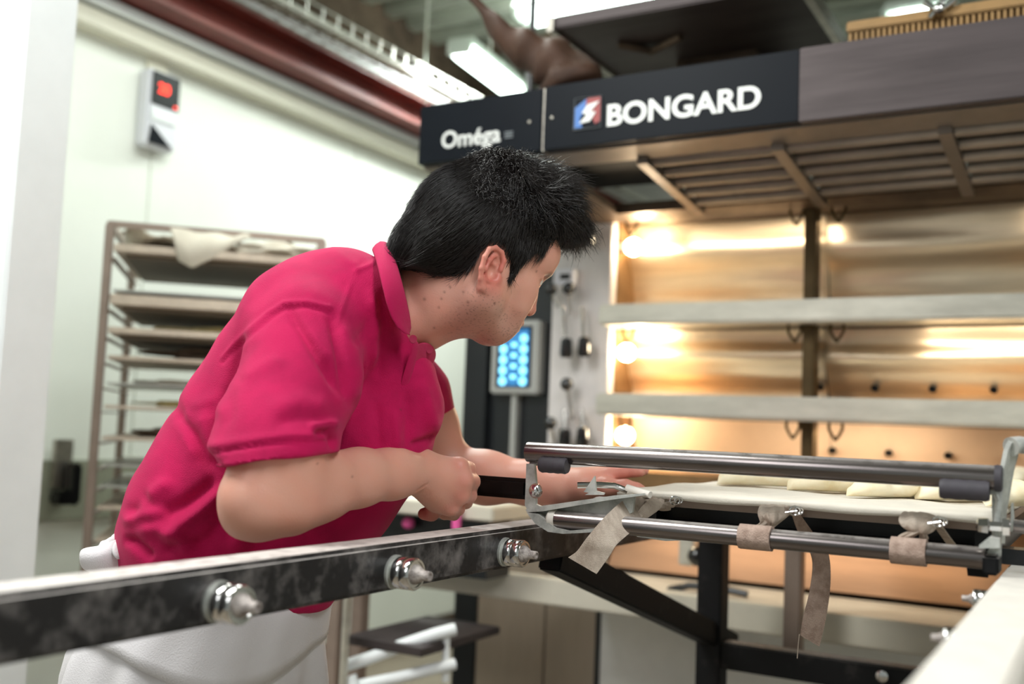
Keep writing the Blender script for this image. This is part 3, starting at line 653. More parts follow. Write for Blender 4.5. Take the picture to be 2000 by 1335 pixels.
# dough
def dough(p, ln, wd_, ang, label, seed):
    rnd = random.Random(seed); n = 26; seg = 18
    ax = Vector((math.cos(ang), math.sin(ang), 0)); sd = Vector((-ax.y, ax.x, 0)); mb = MB(); rings = []
    for i in range(n+1):
        t_ = i/n; s_ = max(0.0, 1-abs(2*t_-1)**3.2)**0.5
        s_ *= 1+0.13*math.sin(t_*19+seed*1.7)+0.05*math.sin(t_*41+seed)
        c_ = Vector(p)+ax*(t_-0.5)*ln+sd*0.004*math.sin(t_*7+seed)
        rings.append([mb.bm.verts.new(c_+sd*math.cos(2*math.pi*k/seg)*wd_/2*max(s_, 0.03)+Vector((0, 0, 1))*((math.sin(2*math.pi*k/seg)*0.5+0.5)*wd_*0.62*max(s_, 0.03)+0.0005)) for k in range(seg)])
    for i in range(n):
        for k in range(seg): mb.bm.faces.new((rings[i][k], rings[i][(k+1) % seg], rings[i+1][(k+1) % seg], rings[i+1][k]))
    mb.bm.faces.new(rings[0][::-1]); mb.bm.faces.new(rings[-1])
    o = mb.build('dough_piece', 'dough', None, True, ang=180)
    return tag(o, label, 'dough', 'raw dough pieces on the belt')
DZ = 1.1205
front = [((1462, 946), 'raw dough piece in front row, farthest left and half under the steel tube'), ((1598, 957), 'raw dough piece in front row, second from the left'),
         ((1712, 968), 'raw dough piece in front row, third from the left'), ((1835, 973), 'raw dough piece in front row, just left of the rubber sleeve'),
         ((1962, 985), 'raw dough piece in front row, behind the right lever bracket')]
for i, ((px, py), lb) in enumerate(front):
    p = onZ(px, py, DZ); dough((p.x+0.03, p.y-0.022, DZ), 0.15, 0.05, math.radians(34+i*4), lb, i)
back = [((1560, 931), 'raw dough piece in second row, behind the leftmost front piece'), ((1650, 935), 'raw dough piece in second row, above the middle front piece'),
        ((1775, 942), 'raw dough piece in second row, hidden mostly by the upper steel tube'), ((1985, 948), 'raw dough piece in second row, right of the lever bracket')]
for i, ((px, py), lb) in enumerate(back):
    p = onZ(px, py, DZ); dough((p.x, min(p.y+0.07, 2.5), DZ), 0.17, 0.054, math.radians(64+i*4), lb, i+7)

# ================================================================== STRAPS
def ribbon_px(pts, name_m, th=0.0022):
    L_ = [at(*p[0]) for p in pts]; R_ = [at(*p[1]) for p in pts]
    # smooth resample
    def cr(A, n=6):
        out = []
        for i in range(len(A)-1):
            p0 = A[max(i-1, 0)]; p1 = A[i]; p2 = A[i+1]; p3 = A[min(i+2, len(A)-1)]
            for s_ in range(n):
                t_ = s_/n; out.append(0.5*((2*p1)+(p2-p0)*t_+(2*p0-5*p1+4*p2-p3)*t_*t_+(3*p1-p0-3*p2+p3)*t_**3))
        return out+[A[-1]]
    return MB().ribbon(cr(L_), cr(R_), th)
def wrap(c0, c1, r, m_, parent, name):     # band round the tube
    d = (lB-lA).normalized(); L_ = []; R_ = []
    e = Vector((0, 0, 1)); e = (e-d*e.dot(d)).normalized(); g_ = d.cross(e)
    for k in range(25):
        a_ = 2*math.pi*k/24; o_ = (e*math.cos(a_)+g_*math.sin(a_))*(r+0.0005*math.sin(k*2.1)); L_.append(c0+o_); R_.append(c1+o_)
    return MB().ribbon(L_, R_, 0.003).build(name, m_, parent, True, ang=60)
def tpt(px): # point on lower tube axis under image column px
    lo_, hi_ = 0.0, 1.0
    for _ in range(40):
        mid = (lo_+hi_)/2; p = lA.lerp(lB, mid); v = p-CP; x = 1000+F*v.dot(CR)/v.dot(CF)
        if x < px: lo_ = mid
        else: hi_ = mid
    return lA.lerp(lB, lo_)
def knot(c, s, m_, parent, sd=0):
    mb = MB(); t_ = bmesh.new(); bmesh.ops.create_icosphere(t_, subdivisions=4, radius=1)
    for v in t_.verts:
        n_ = v.co.normalized(); k_ = 1+0.13*math.sin(n_.x*3+sd)*math.cos(n_.z*3+sd)+0.05*math.sin(n_.y*5+n_.x*4+sd)-0.22*math.exp(-((n_.x*0.5+n_.z*0.85+0.2*math.sin(n_.x*3))/0.10)**2)-0.1*math.exp(-((n_.x*0.9-n_.z*0.4-.3)/0.08)**2)
        q = Vector((n_.x*s[0], n_.y*s[1], n_.z*s[2]))*k_; v.co = Vector(c)+CR*q.x+CF*q.y+CU*q.z
    mb.merge(t_); return mb.build('knot', m_, parent, True, ang=180)
def pin(c, parent):
    mb = MB(); c = Vector(c)
    for s_, r_ in ((0, 0.0068), (0.005, 0.0052)):
        mb.tube([c+CR*(s_+r_*math.cos(a_))+CU*(r_*0.8*math.sin(a_)) for a_ in [k*math.pi/6 for k in range(13)]], 0.0011, 6)
    mb.tube([c+CR*0.003, c-CR*0.012-CU*0.002], 0.0009, 6)
    return mb.build('safety_pin', 'chrome', parent, True)
d1 = 1.40
s1_ = empty('linen_strap', tuple(at(1200, 1000, 1.42)), 'pale linen strap tail hanging in front of the lower tube at left', 'strap', 'linen straps tied to the lower tube')
ribbon_px([((1262, 958, 1.44), (1282, 985, 1.44)), ((1232, 966, 1.425), (1262, 996, 1.43)), ((1190, 1000, 1.385), (1240, 1030, 1.39)), ((1150, 1045, 1.37), (1205, 1062, 1.37)), ((1128, 1075, 1.37), (1190, 1085, 1.37)), ((1110, 1088, 1.37), (1165, 1120, 1.37))], 'strap').build('tail', 'strap', s1_, True, ang=60)
knot(at(1290, 982, 1.43), (0.023, 0.014, 0.011), 'strap', s1_, 1)
ribbon_px([((1268, 976, 1.42), (1300, 972, 1.42)), ((1250, 992, 1.415), (1290, 992, 1.415)), ((1240, 1008, 1.415), (1262, 1012, 1.42))], 'strap').build('fold', 'strap', s1_, True, ang=60)
pin(at(1318, 977, 1.40), s1_)
s2_ = empty('linen_strap', tuple(tpt(1480)), 'worn linen strap knotted round the lower tube, long tail hanging behind', 'strap', 'linen straps tied to the lower tube')
wrap(tpt(1446), tpt(1508), 0.0143, 'strapdark', s2_, 'loop')
pin(at(1552, 997, 1.28), s2_)
ribbon_px([((1545, 1000, 1.33), (1560, 1000, 1.33)), ((1562, 1045, 1.34), (1588, 1040, 1.35)), ((1586, 1090, 1.36), (1616, 1075, 1.36)), ((1582, 1150, 1.36), (1622, 1130, 1.36)), ((1570, 1200, 1.36), (1614, 1200, 1.36)), ((1563, 1240, 1.36), (1600, 1262, 1.36))], 'strapdark').build('tail', 'strapdark', s2_, True, ang=60)
MB().tube([at(1561, 1238, 1.36), at(1559, 1260, 1.36), at(1557, 1285, 1.36)], 0.0006, 4).build('thread', 'strap', s2_)
s3_ = empty('linen_strap', tuple(tpt(1775)), 'ribbed linen strap knotted round the lower tube near the right rail', 'strap', 'linen straps tied to the lower tube')
wrap(tpt(1741), tpt(1810), 0.0145, 'strapdark', s3_, 'loop')
pin(at(1832, 1018, 1.18), s3_)
ribbon_px([((1822, 1022, 1.22), (1842, 1030, 1.22)), ((1838, 1045, 1.25), (1858, 1052, 1.25)), ((1850, 1062, 1.27), (1872, 1070, 1.27))], 'strap').build('tail', 'strap', s3_, True, ang=60)

# ================================================================== BAKER (person)
class SDF:
    def __init__(s, lo, hi, h):
        s.lo = np.array(lo, float); s.h = h; s.n = np.ceil((np.array(hi)-s.lo)/h).astype(int)+1
        s.f = np.full(s.n, 0.08, np.float32)
    def sub(s, lo, hi):
        i0 = np.clip(np.floor((np.array(lo)-s.lo)/s.h).astype(int), 0, s.n-1); i1 = np.clip(np.ceil((np.array(hi)-s.lo)/s.h).astype(int)+1, 1, s.n)
        g = [s.lo[k]+s.h*np.arange(i0[k], i1[k]) for k in range(3)]
        return tuple(slice(i0[k], i1[k]) for k in range(3)), g[0][:, None, None], g[1][None, :, None], g[2][None, None, :]
    def comb(s, sl, d, k, op):
        a = s.f[sl]; d = d.astype(np.float32)
        if op == 'add':
            h_ = np.maximum(k-np.abs(a-d), 0)/max(k, 1e-6); s.f[sl] = np.minimum(a, d)-h_*h_*k*0.25
        elif op == 'cut':
            d = -d; h_ = np.maximum(k-np.abs(a-d), 0)/max(k, 1e-6); s.f[sl] = np.maximum(a, d)+h_*h_*k*0.25
    def cone(s, p0, p1, r0, r1, k=0.01, op='add'):
        p0 = np.array(p0, float); p1 = np.array(p1, float); m_ = max(r0, r1)+k+3*s.h
        sl, X, Y, Z = s.sub(np.minimum(p0, p1)-m_, np.maximum(p0, p1)+m_); ba = p1-p0; l2 = max(ba@ba, 1e-9)
        t_ = np.clip(((X-p0[0])*ba[0]+(Y-p0[1])*ba[1]+(Z-p0[2])*ba[2])/l2, 0, 1)
        d = np.sqrt((X-p0[0]-t_*ba[0])**2+(Y-p0[1]-t_*ba[1])**2+(Z-p0[2]-t_*ba[2])**2)-(r0+(r1-r0)*t_)
        s.comb(sl, d, k, op)
    def chain(s, pts, k=0.01, op='add'):
        for a_, b_ in zip(pts[:-1], pts[1:]): s.cone(a_[0], b_[0], a_[1], b_[1], k, op)
    def ell(s, c, ax, r, k=0.01, op='add'):
        c = np.array(c, float); m_ = max(r)+k+3*s.h; sl, X, Y, Z = s.sub(c-m_, c+m_); X = X-c[0]; Y = Y-c[1]; Z = Z-c[2]
        q = [(X*a_[0]+Y*a_[1]+Z*a_[2]) for a_ in ax]
        k0 = np.sqrt(sum((q[i]/r[i])**2 for i in range(3))); k1 = np.sqrt(sum((q[i]/r[i]**2)**2 for i in range(3)))+1e-9
        s.comb(sl, k0*(k0-1)/k1, k, op)
    def plane(s, p, n):     # keep the side where (x-p).n < 0
        sl, X, Y, Z = s.sub(s.lo, s.lo+s.h*s.n); s.f = np.maximum(s.f, ((X-p[0])*n[0]+(Y-p[1])*n[1]+(Z-p[2])*n[2]).astype(np.float32))
    def mesh(s):
        g = openvdb.FloatGrid(0.08); g.copyFromArray(s.f); v, q = g.convertToQuads(0.0)
        v = v.astype(float)*s.h + s.lo
        a, b, c, d = (v[q[:, i]] for i in range(4)); nn = np.cross(c-a, d-b)
        if (nn*(a+c-2*v.mean(0))).sum() < 0: q = q[:, ::-1]
        return v, q
def normals(v, q):
    n = np.cross(v[q[:, 2]]-v[q[:, 0]], v[q[:, 3]]-v[q[:, 1]]); o = np.zeros_like(v)
    for i in range(4): np.add.at(o, q[:, i], n)
    return o/(np.linalg.norm(o, axis=1, keepdims=True)+1e-12)
nCR, nCU, nCF, nCP = (np.array(x) for x in (CR, CU, CF, CP))
def project(v):
    w_ = v-nCP; d = w_@nCF; return 1000+F*(w_@nCR)/d, 667.5-F*(w_@nCU)/d, d
def mk(name, v, q, m, parent=None, col=None):
    if parent is not None: v = v-np.array(wpos(parent))
    me = bpy.data.meshes.new(name); me.vertices.add(len(v)); me.vertices.foreach_set('co', v.astype(np.float32).ravel())
    q = np.asarray(q, np.int32); k = q.shape[1]
    me.loops.add(q.size); me.loops.foreach_set('vertex_index', q.ravel()); me.polygons.add(len(q))
    me.polygons.foreach_set('loop_start', np.arange(0, q.size, k, dtype=np.int32)); me.polygons.foreach_set('loop_total', np.full(len(q), k, np.int32))
    me.polygons.foreach_set('use_smooth', np.ones(len(q), bool)); me.update(calc_edges=True)
    if col is not None:
        ca = me.color_attributes.new('tint', 'FLOAT_COLOR', 'POINT'); ca.data.foreach_set('color', np.c_[col, np.ones(len(col))].astype(np.float32).ravel())
    me.materials.append(m); o = bpy.data.objects.new(name, me); COL.objects.link(o)
    if parent is not None: o.parent = parent; WORLD[o.name] = wpos(parent)
    return o
def P(x, y_, d): return np.array(at(x, y_, d))
def rp(r, d): return r*d/F
def ch(*a): return [(P(x, y_, d), r if r < 1 else rp(r, d)) for x, y_, d, r in a]
# head frame
phi, beta = math.radians(26), math.radians(27.5)
A0 = nCR*math.cos(phi)+nCF*math.sin(phi); HB = -nCR*math.sin(phi)+nCF*math.cos(phi)
HA = A0*math.cos(beta)-nCU*math.sin(beta); HC = nCU*math.cos(beta)+A0*math.sin(beta); HO = P(922, 533, 1.487)
def HL(a, b, c): return HO+HA*a+HB*b+HC*c
AX = (HA, HB, HC)
hd = SDF(HO-0.17, HO+0.19, 0.0018)
hd.lo  # grid covers head and neck
hd.ell(HL(-.006, 0, .062), AX, (.100, .075, .092), .01)
hd.ell(HL(-.035, 0, .045), AX, (.075, .072, .075), .02)
hd.ell(HL(.035, 0, .0), AX, (.062, .058, .068), .03)
hd.cone(HL(.068, -.028, .068), HL(.068, .028, .068), .034, .034, .02)
hd.cone(HL(.088, -.024, .047), HL(.088, .024, .047), .0125, .0125, .014)
for s_ in (-1, 1):
    hd.cone(HL(.004, s_*.056, -.040), HL(.062, s_*.024, -.062), .018, .015, .03)
    hd.cone(HL(.006, s_*.060, -.012), HL(.004, s_*.056, -.042), .016, .017, .03)
    hd.ell(HL(.058, s_*.040, .006), AX, (.030, .022, .024), .018)
    hd.cone(HL(.070, s_*.038, -.02), HL(.075, s_*.024, -.045), .016, .016, .02)
hd.cone(HL(.070, -.008, -.062), HL(.070, .008, -.062), .0145, .0145, .02)
hd.ell(HL(.074, 0, -.03), AX, (.022, .028, .028), .015)
for s_ in (-1, 1):
    hd.ell(HL(.098, s_*.033, .032), AX, (.016, .017, .011), .012, 'cut')
    hd.ell(HL(.0795, s_*.032, .031), AX, (.0125, .0125, .0125), .002)
    hd.cone(HL(.0885, s_*.020, .0375), HL(.082, s_*.045, .036), .0035, .0035, .004)
hd.chain([(HL(.093, 0, .038), .0095), (HL(.099, 0, .016), .0085), (HL(.1055, 0, -.002), .0105)], .008)
for s_ in (-1, 1): hd.ell(HL(.096, s_*.0115, -.006), AX, (.011, .0075, .008), .004)
for s_ in (-1, 1): hd.cone(HL(.104, s_*.0065, -.016), HL(.099, s_*.0065, -.006), .0035, .003, .002, 'cut')
hd.cone(HL(.096, -.014, -.0305), HL(.096, .014, -.0305), .0055, .0055, .006)
hd.cone(HL(.093, -.013, -.0425), HL(.093, .013, -.0425), .0065, .0065, .006)
hd.cone(HL(.103, -.018, -.036), HL(.103, .018, -.036), .0028, .0028, .002, 'cut')
hd.cone(HL(.095, -.012, -.052), HL(.095, .012, -.052), .005, .005, .006, 'cut')
# ears
for s_ in (-1, 1):
    def E_(u, v, o_=0.0): # u forward, v up along the ear, o_ outwards
        a_ = u*1.18 - v*0.12; c_ = v*0.97 + u*0.1 - .004
        return HL(-.002+a_-o_*0.35, s_*(.0745+o_+max(0, -u)*0.55), .000+c_)
    hd.ell(E_(-.002, .002, .002), (HA*0.88+HB*s_*-0.45, HB*s_*0.88+HA*0.45, HC), (.0155, .0035, .030), .004)
    rim = [(.010, .006), (.010, .020), (.004, .0295), (-.006, .031), (-.0145, .024), (-.0175, .010), (-.0165, -.006), (-.0125, -.019), (-.006, -.029), (.001, -.031)]
    hd.chain([(E_(u, v, .006), .0036 if i < 8 else .0045) for i, (u, v) in enumerate(rim)], .0025)
    hd.cone(E_(.000, -.027, .004), E_(.004, -.021, .003), .0052, .004, .004)
    hd.chain([(E_(.007, -.014, .005), .0026), (E_(-.004, -.016, .0075), .003), (E_(-.010, -.004, .0085), .0026), (E_(-.009, .010, .0075), .0026), (E_(-.002, .020, .006), .0024)], .003)
    hd.cone(E_(.010, -.004, .004), E_(.010, -.009, .005), .0042, .004, .004)
    hd.ell(E_(.001, -.003, .0095), AX, (.0095, .0095, .0125), .002, 'cut')
    hd.ell(E_(.003, .014, .0105), AX, (.007, .0065, .0065), .002, 'cut')
# neck
hd.chain(ch((900, 545, 1.49, .056), (835, 590, 1.505, .057), (785, 612, 1.515, .060), (745, 625, 1.52, .062)), .03)
hd.cone(HL(.01, -.052, -.035), P(800, 640, 1.46), .02, .022, .03)
hd.ell(HL(.0, 0, -.05), AX, (.05, .045, .035), .03)
hv, hq = hd.mesh(); del hd
ra = SDF((-1.18, 0.78, 0.98), (-0.68, 1.45, 1.40), 0.0022)
# right arm: fist round the handle
RD = 0.055
def pr_(x, y_, d): return P(x, y_, d)
ra.chain(ch((590, 690, 1.37, .045), (566, 820, 1.285, .046), (545, 900, 1.24, .053), (506, 968, 1.215, .0415)), .02)
ra.chain(ch((500, 978, 1.215, .0405), (560, 962, 1.245, .047), (620, 948, 1.285, .042), (700, 932, 1.34, .0345), (765, 924, 1.39, .0315), (822, 921, 1.43, .028)), .022)
ra.cone(P(478, 1010, 1.22), P(500, 1015, 1.225), .022, .022, .02)
MC = [(896, 912, 1.452, .0150), (904, 938, 1.448, .0155), (899, 964, 1.452, .0150), (880, 988, 1.458, .0138)]
for (x, y_, d, r) in MC:
    ra.chain([(P(826, 918+(y_-940)*.25, 1.437), .023), (P((826+x)/2, (918+y_)/2+4, (1.437+d)/2), .0185), (P(x, y_, d), r)], .012)
ra.cone(P(826, 935, 1.445), P(850, 975, 1.462), .022, .016, .02)
FG = [[(914, 916, 1.478, .0122), (913, 935, 1.512, .0105), (892, 945, 1.518, .0090), (872, 948, 1.512, .0085)],
      [(922, 940, 1.478, .0125), (918, 957, 1.512, .0108), (896, 965, 1.520, .0092), (874, 965, 1.512, .0086)],
      [(916, 966, 1.480, .0122), (910, 980, 1.510, .0105), (890, 986, 1.516, .0090), (870, 982, 1.508, .0084)],
      [(894, 993, 1.484, .0110), (886, 1004, 1.508, .0095), (868, 1004, 1.510, .0082), (854, 996, 1.504, .0076)]]
for m_, f_ in zip(MC, FG): ra.chain(ch((m_[0], m_[1], m_[2], m_[3]*.95), *[(p[0], p[1], p[2], p[3]*.93) for p in f_]), .003)
ra.chain(ch((840, 962, 1.462, .0165), (853, 988, 1.478, .0125), (843, 1002, 1.482, .0102), (828, 1003, 1.484, .0088)), .006)
ra.cone(P(812, 958, 1.395), P(842, 945, 1.405), .0015, .001, .005, 'cut')
rv, rq = ra.mesh(); del ra
la = SDF((-1.15, 1.15, 1.02), (-0.45, 1.75, 1.5), 0.0024)
la.chain(ch((760, 690, 1.68, .06), (830, 830, 1.71, .052), (868, 915, 1.715, .045)), .02)
la.chain(ch((868, 918, 1.715, .044), (950, 932, 1.69, .041), (1040, 943, 1.665, .033), (1100, 949, 1.645, .027), (1136, 948, 1.635, .0235)), .02)
LM = [(1190, 928, 1.620, .0125), (1192, 922, 1.645, .0125), (1188, 921, 1.667, .012), (1178, 922, 1.687, .011)]
for (x, y_, d, r) in LM: la.chain([(P(1138, 946, 1.635+(d-1.65)*.5), .02), (P(x, y_, d), r)], .016)
LFG = [[(1218, 922, 1.613, .0098), (1238, 920, 1.608, .0086), (1251, 921, 1.604, .0078)],
       [(1222, 915, 1.640, .0100), (1243, 915, 1.637, .0088), (1258, 918, 1.634, .0078)],
       [(1218, 914, 1.663, .0096), (1239, 914, 1.661, .0085), (1253, 918, 1.66, .0076)],
       [(1205, 916, 1.684, .0088), (1222, 917, 1.683, .0078), (1234, 920, 1.682, .0070)]]
for m_, f_ in zip(LM, LFG): la.chain(ch(m_, *f_), .004)
la.chain(ch((1148, 952, 1.62, .016), (1185, 950, 1.597, .0135), (1222, 951, 1.585, .0110), (1243, 956, 1.58, .0098), (1255, 960, 1.578, .0082)), .008)
lv_, lq = la.mesh(); del la
# trunk under the clothes
SCL = .945
TC = [(670, 625, 138), (615, 655, 143), (553, 728, 130), (502, 808, 132), (464, 905, 150), (437, 1000, 176), (418, 1050, 172), (430, 1110, 175)]
TF = [(770, 745, 84), (785, 790, 70), (720, 850, 128), (645, 950, 128), (590, 1000, 132), (548, 1080, 128), (520, 1150, 118)]
lo_t = np.array([-1.50, 0.75, 0.82]); hi_t = np.array([-0.68, 1.75, 1.62])
def trunk(S, sc, dep, k=.03):
    for s_ in (-1, 0, 1):
        for L_ in (TC, TF):
            S.chain([(P(x, y_, 1.52+s_*dep), rp(r, 1.52)*sc*SCL) for x, y_, r in L_], k)
    S.chain([(P(745, 640, 1.52), .07*sc), (P(640, 660, 1.52), .09*sc)], .03)
tr = SDF(lo_t, hi_t, 0.007); trunk(tr, .84, .05)
tr.cone(P(610, 660, 1.40), P(700, 660, 1.64), .055, .055, .03)
for s_ in (-1, 1):
    tr.cone(P(440, 1090, 1.5+s_*.06), P(420, 1190, 1.5+s_*.07), .10, .085, .03)
tv, tq = tr.mesh(); del tr
bv = np.vstack([hv, rv, lv_, tv]); o1 = len(hv); o2 = o1+len(rv); o3 = o2+len(lv_)
bq = np.vstack([hq, rq+o1, lq+o2, tq+o3])
# skin colouring that belongs to the skin itself: rosy ears, knuckles, stubble, moles
def lin(c): return np.array(srgb(c))
base = lin((216, 160, 140)); col = np.tile(base, (len(bv), 1))
def blend(wt, c): 
    global col
    wt = np.clip(wt, 0, 1)[:, None]; col = col*(1-wt)+lin(c)*wt
loc = (bv-HO)@np.array([HA, HB, HC]).T
hm = np.zeros(len(bv), bool); hm[:o1] = True
nz = np.sin(bv[:, 0]*91+bv[:, 2]*57)*np.sin(bv[:, 1]*83+bv[:, 2]*61)
blend(0.12+0.12*nz, (214, 130, 108))
blend(np.where(hm, 0.75*np.exp(-((np.abs(loc[:, 1])-.088)/.010)**2)*np.exp(-(loc[:, 0]/.03)**2-((loc[:, 2])/.04)**2), 0), (206, 84, 78))
blend(np.where(hm, 0.6*np.exp(-((loc[:, 0]-.108)/.014)**2-(loc[:, 1]/.02)**2-((loc[:, 2]+.004)/.012)**2), 0), (206, 122, 104))
blend(np.where(hm, 0.55*np.exp(-((loc[:, 0]-.095)/.012)**2-(loc[:, 1]/.022)**2-((loc[:, 2]+.037)/.008)**2), 0), (176, 84, 80))
st = np.where(hm, np.clip((-.022-loc[:, 2])/.02, 0, 1)*np.clip((loc[:, 0]+.03)/.03, 0, 1), 0)*np.clip((.09+loc[:, 2]+.02)/.02, 0, 1)
blend(st*0.30, (134, 112, 104)); rs = np.random.rand(len(bv)); blend(st*(rs > .93)*0.5, (80, 62, 56))
brow = np.where(hm, np.exp(-((loc[:, 2]-.0475)/.0045)**2)*(loc[:, 0] > .075)*np.clip((np.abs(loc[:, 1])-.010)/.005, 0, 1)*np.clip((.05-np.abs(loc[:, 1]))/.01, 0, 1), 0)
blend(brow*0.9, (42, 30, 26))
eyew = np.where(hm, ((loc[:, 0]-.0795)**2+(np.abs(loc[:, 1])-.032)**2+(loc[:, 2]-.031)**2 < .0131**2)*(loc[:, 2] < .036)*(loc[:, 2] > .0265)*(loc[:, 0] > .086), 0)
blend(eyew*1.0, (220, 214, 208)); blend(eyew*(np.abs(np.abs(loc[:, 1])-.033) < .0055), (58, 44, 34))
for x_, y_ in ((829, 584), (862, 583), (879, 560), (868, 570), (905, 570), (914, 590), (966, 592), (857, 600), (1048, 530), (848, 640), (620, 905), (688, 930)):
    px_, py_, dd_ = project(bv); r_ = 3.6 if x_ != 914 and x_ != 829 else 4.6
    blend(np.exp(-((px_-x_)**2+(py_-y_)**2)/(r_*.62)**2)*(dd_ < 1.47)*0.62, (96, 54, 44))
kn = np.zeros(len(bv))
for x, y_, d, r in MC+[f[0] for f in FG]: kn = np.maximum(kn, np.exp(-(((bv-P(x, y_, d-.012))**2).sum(1))/.014**2))
blend(kn*0.4, (210, 112, 104)); th_ = np.exp(-(((bv-P(834, 1003, 1.48))**2).sum(1))/.016**2); blend(th_*.8, (190, 66, 66))
hand2 = np.exp(-(((bv-P(1225, 930, 1.61))**2).sum(1))/.05**2); blend(hand2*.45, (216, 112, 100))
skin = bpy.data.materials.new('skin'); skin.use_nodes = True; nt = skin.node_tree; bs = nt.nodes['Principled BSDF']
at_ = nt.nodes.new('ShaderNodeAttribute'); at_.attribute_name = 'tint'; nt.links.new(at_.outputs['Color'], bs.inputs['Base Color'])
bs.inputs['Roughness'].default_value = 0.42; bs.inputs['Subsurface Weight'].default_value = 0.18; bs.inputs['Subsurface Radius'].default_value = (.012, .004, .002); bs.inputs['Subsurface Scale'].default_value = 0.5
bs.inputs['Specular IOR Level'].default_value = 0.4
nn_ = nt.nodes.new('ShaderNodeTexNoise'); nn_.inputs['Scale'].default_value = 500; tcc = nt.nodes.new('ShaderNodeTexCoord'); nt.links.new(tcc.outputs['Object'], nn_.inputs['Vector'])
bb = nt.nodes.new('ShaderNodeBump'); bb.inputs['Strength'].default_value = .22; bb.inputs['Distance'].default_value = .001; nt.links.new(nn_.outputs['Fac'], bb.inputs['Height']); nt.links.new(bb.outputs[0], bs.inputs['Normal'])
body = mk('person', bv, bq, skin, None, col)
tag(body, 'man in pink polo shirt and white apron leaning right, fist on the black handle', 'person')
WORLD[body.name] = Vector((0, 0, 0))

# ---------------------------------------------------------------- polo shirt
sh = SDF(lo_t, hi_t, 0.0036); trunk(sh, 1.0, .055)
sh.chain([(P(600, 640, 1.42), .075), (P(640, 640, 1.52), .09), (P(720, 650, 1.62), .08)], .04)
sh.plane(P(610, 1174, 1.5), -np.array((0.0, 0.0, 1.0)) + 0*nCU)
# neck hole
sl_ = SDF(lo_t, hi_t, 0.0036)
sl_.chain(ch((600, 655, 1.375, 108), (588, 740, 1.335, 108), (552, 820, 1.285, 106), (541, 880, 1.25, 106), (530, 930, 1.225, 106)), .03)
ax_ = P(530, 930, 1.225)-P(588, 740, 1.335); dl = P(645, 885, 1.2)-P(432, 914, 1.2); dl /= np.linalg.norm(dl)
pA, pB, pC = P(645, 885, 1.285), P(432, 914, 1.25), P(545, 897, 1.172); nh = np.cross(pA-pB, pC-pB); nh /= np.linalg.norm(nh); nh = nh*np.sign(nh@ax_); hem_p = pC
sl_.plane(hem_p, nh)
sl_.chain(ch((560, 830, 1.27, .0605), (545, 890, 1.24, .0595), (520, 940, 1.225, .056)), .0, 'cut') if False else None
fs_ = SDF(lo_t, hi_t, 0.0036)
fs_.chain(ch((720, 690, 1.66, 92), (800, 780, 1.70, 74), (832, 835, 1.715, 54), (845, 870, 1.715, 50)), .03)
fs_.plane(P(850, 886, 1.70), (P(845, 870, 1.715)-P(800, 780, 1.70))/np.linalg.norm(P(845, 870, 1.715)-P(800, 780, 1.70)))
for g_ in (sl_, fs_):
    k_ = .016; h_ = np.maximum(k_-np.abs(sh.f-g_.f), 0)/k_; sh.f = np.minimum(sh.f, g_.f)-h_*h_*k_*.25
del sl_, fs_
sh.chain([(P(775, 560, 1.52), .050), (P(880, 540, 1.5), .060)], .004, 'cut')
sh.chain(ch((545, 888, 1.243, .0585), (506, 968, 1.215, .050)), .0, 'cut') if False else None
sv, sq = sh.mesh(); del sh
nrm = normals(sv, sq); X_, Y_, D_ = project(sv); face = np.clip(-(nrm@nCF)*3+0.3, 0, 1)
near = (D_ < 1.56)*face
def stroke(pts, w_, amp, fade=True, msk=None):
    global disp
    pts = np.array(pts, float); best = np.full(len(sv), 1e9); tpar = np.zeros(len(sv)); L = np.r_[0, np.cumsum(np.linalg.norm(np.diff(pts, axis=0), axis=1))]
    for i in range(len(pts)-1):
        a_ = pts[i]; b_ = pts[i+1]; d_ = b_-a_; t_ = np.clip(((X_-a_[0])*d_[0]+(Y_-a_[1])*d_[1])/(d_@d_), 0, 1)
        e_ = np.hypot(X_-a_[0]-t_*d_[0], Y_-a_[1]-t_*d_[1]); u_ = e_ < best; best[u_] = e_[u_]; tpar[u_] = (L[i]+t_[u_]*(L[i+1]-L[i]))/L[-1]
    g_ = np.exp(-(best/w_)**2)
    if fade: g_ = g_*np.clip(np.minimum(tpar, 1-tpar)*5, 0, 1)
    disp += amp*1.2*g_*near
disp = np.zeros(len(sv))
# sleeve seam
stroke([(437, 700), (470, 668), (498, 640), (525, 608), (555, 590), (600, 590), (644, 600)], 5, .0022, False)
stroke([(437, 706), (470, 675), (500, 648), (530, 616), (556, 599), (600, 598), (644, 608)], 5, -.0022, False)
# hem rib
stroke([(424, 884), (455, 876), (500, 868), (560, 862), (600, 861), (642, 859)], 4.5, -.0035, False)
stroke([(424, 872), (470, 862), (560, 853), (640, 850)], 12, .0025, False)
# deep folds
stroke([(557, 596), (590, 640), (620, 690), (650, 740), (672, 780)], 11, -.0085); stroke([(572, 610), (612, 660), (645, 715)], 10, .004)
stroke([(640, 606), (655, 650), (668, 710), (676, 770), (682, 800)], 9, -.006); stroke([(655, 620), (690, 690), (700, 760)], 14, .004)
stroke([(688, 680), (715, 640), (740, 600)], 12, -.003); stroke([(680, 790), (715, 720), (745, 670)], 14, .004)
stroke([(610, 845), (640, 842), (655, 860), (648, 880)], 7, -.008); stroke([(600, 832), (645, 826), (668, 830)], 10, .005)
stroke([(470, 742), (520, 712), (560, 700)], 14, .0025); stroke([(520, 800), (590, 780), (650, 800)], 18, .003); stroke([(530, 830), (590, 812), (650, 825)], 13, -.0025)
stroke([(500, 655), (470, 700), (452, 770), (440, 850)], 13, -.003)
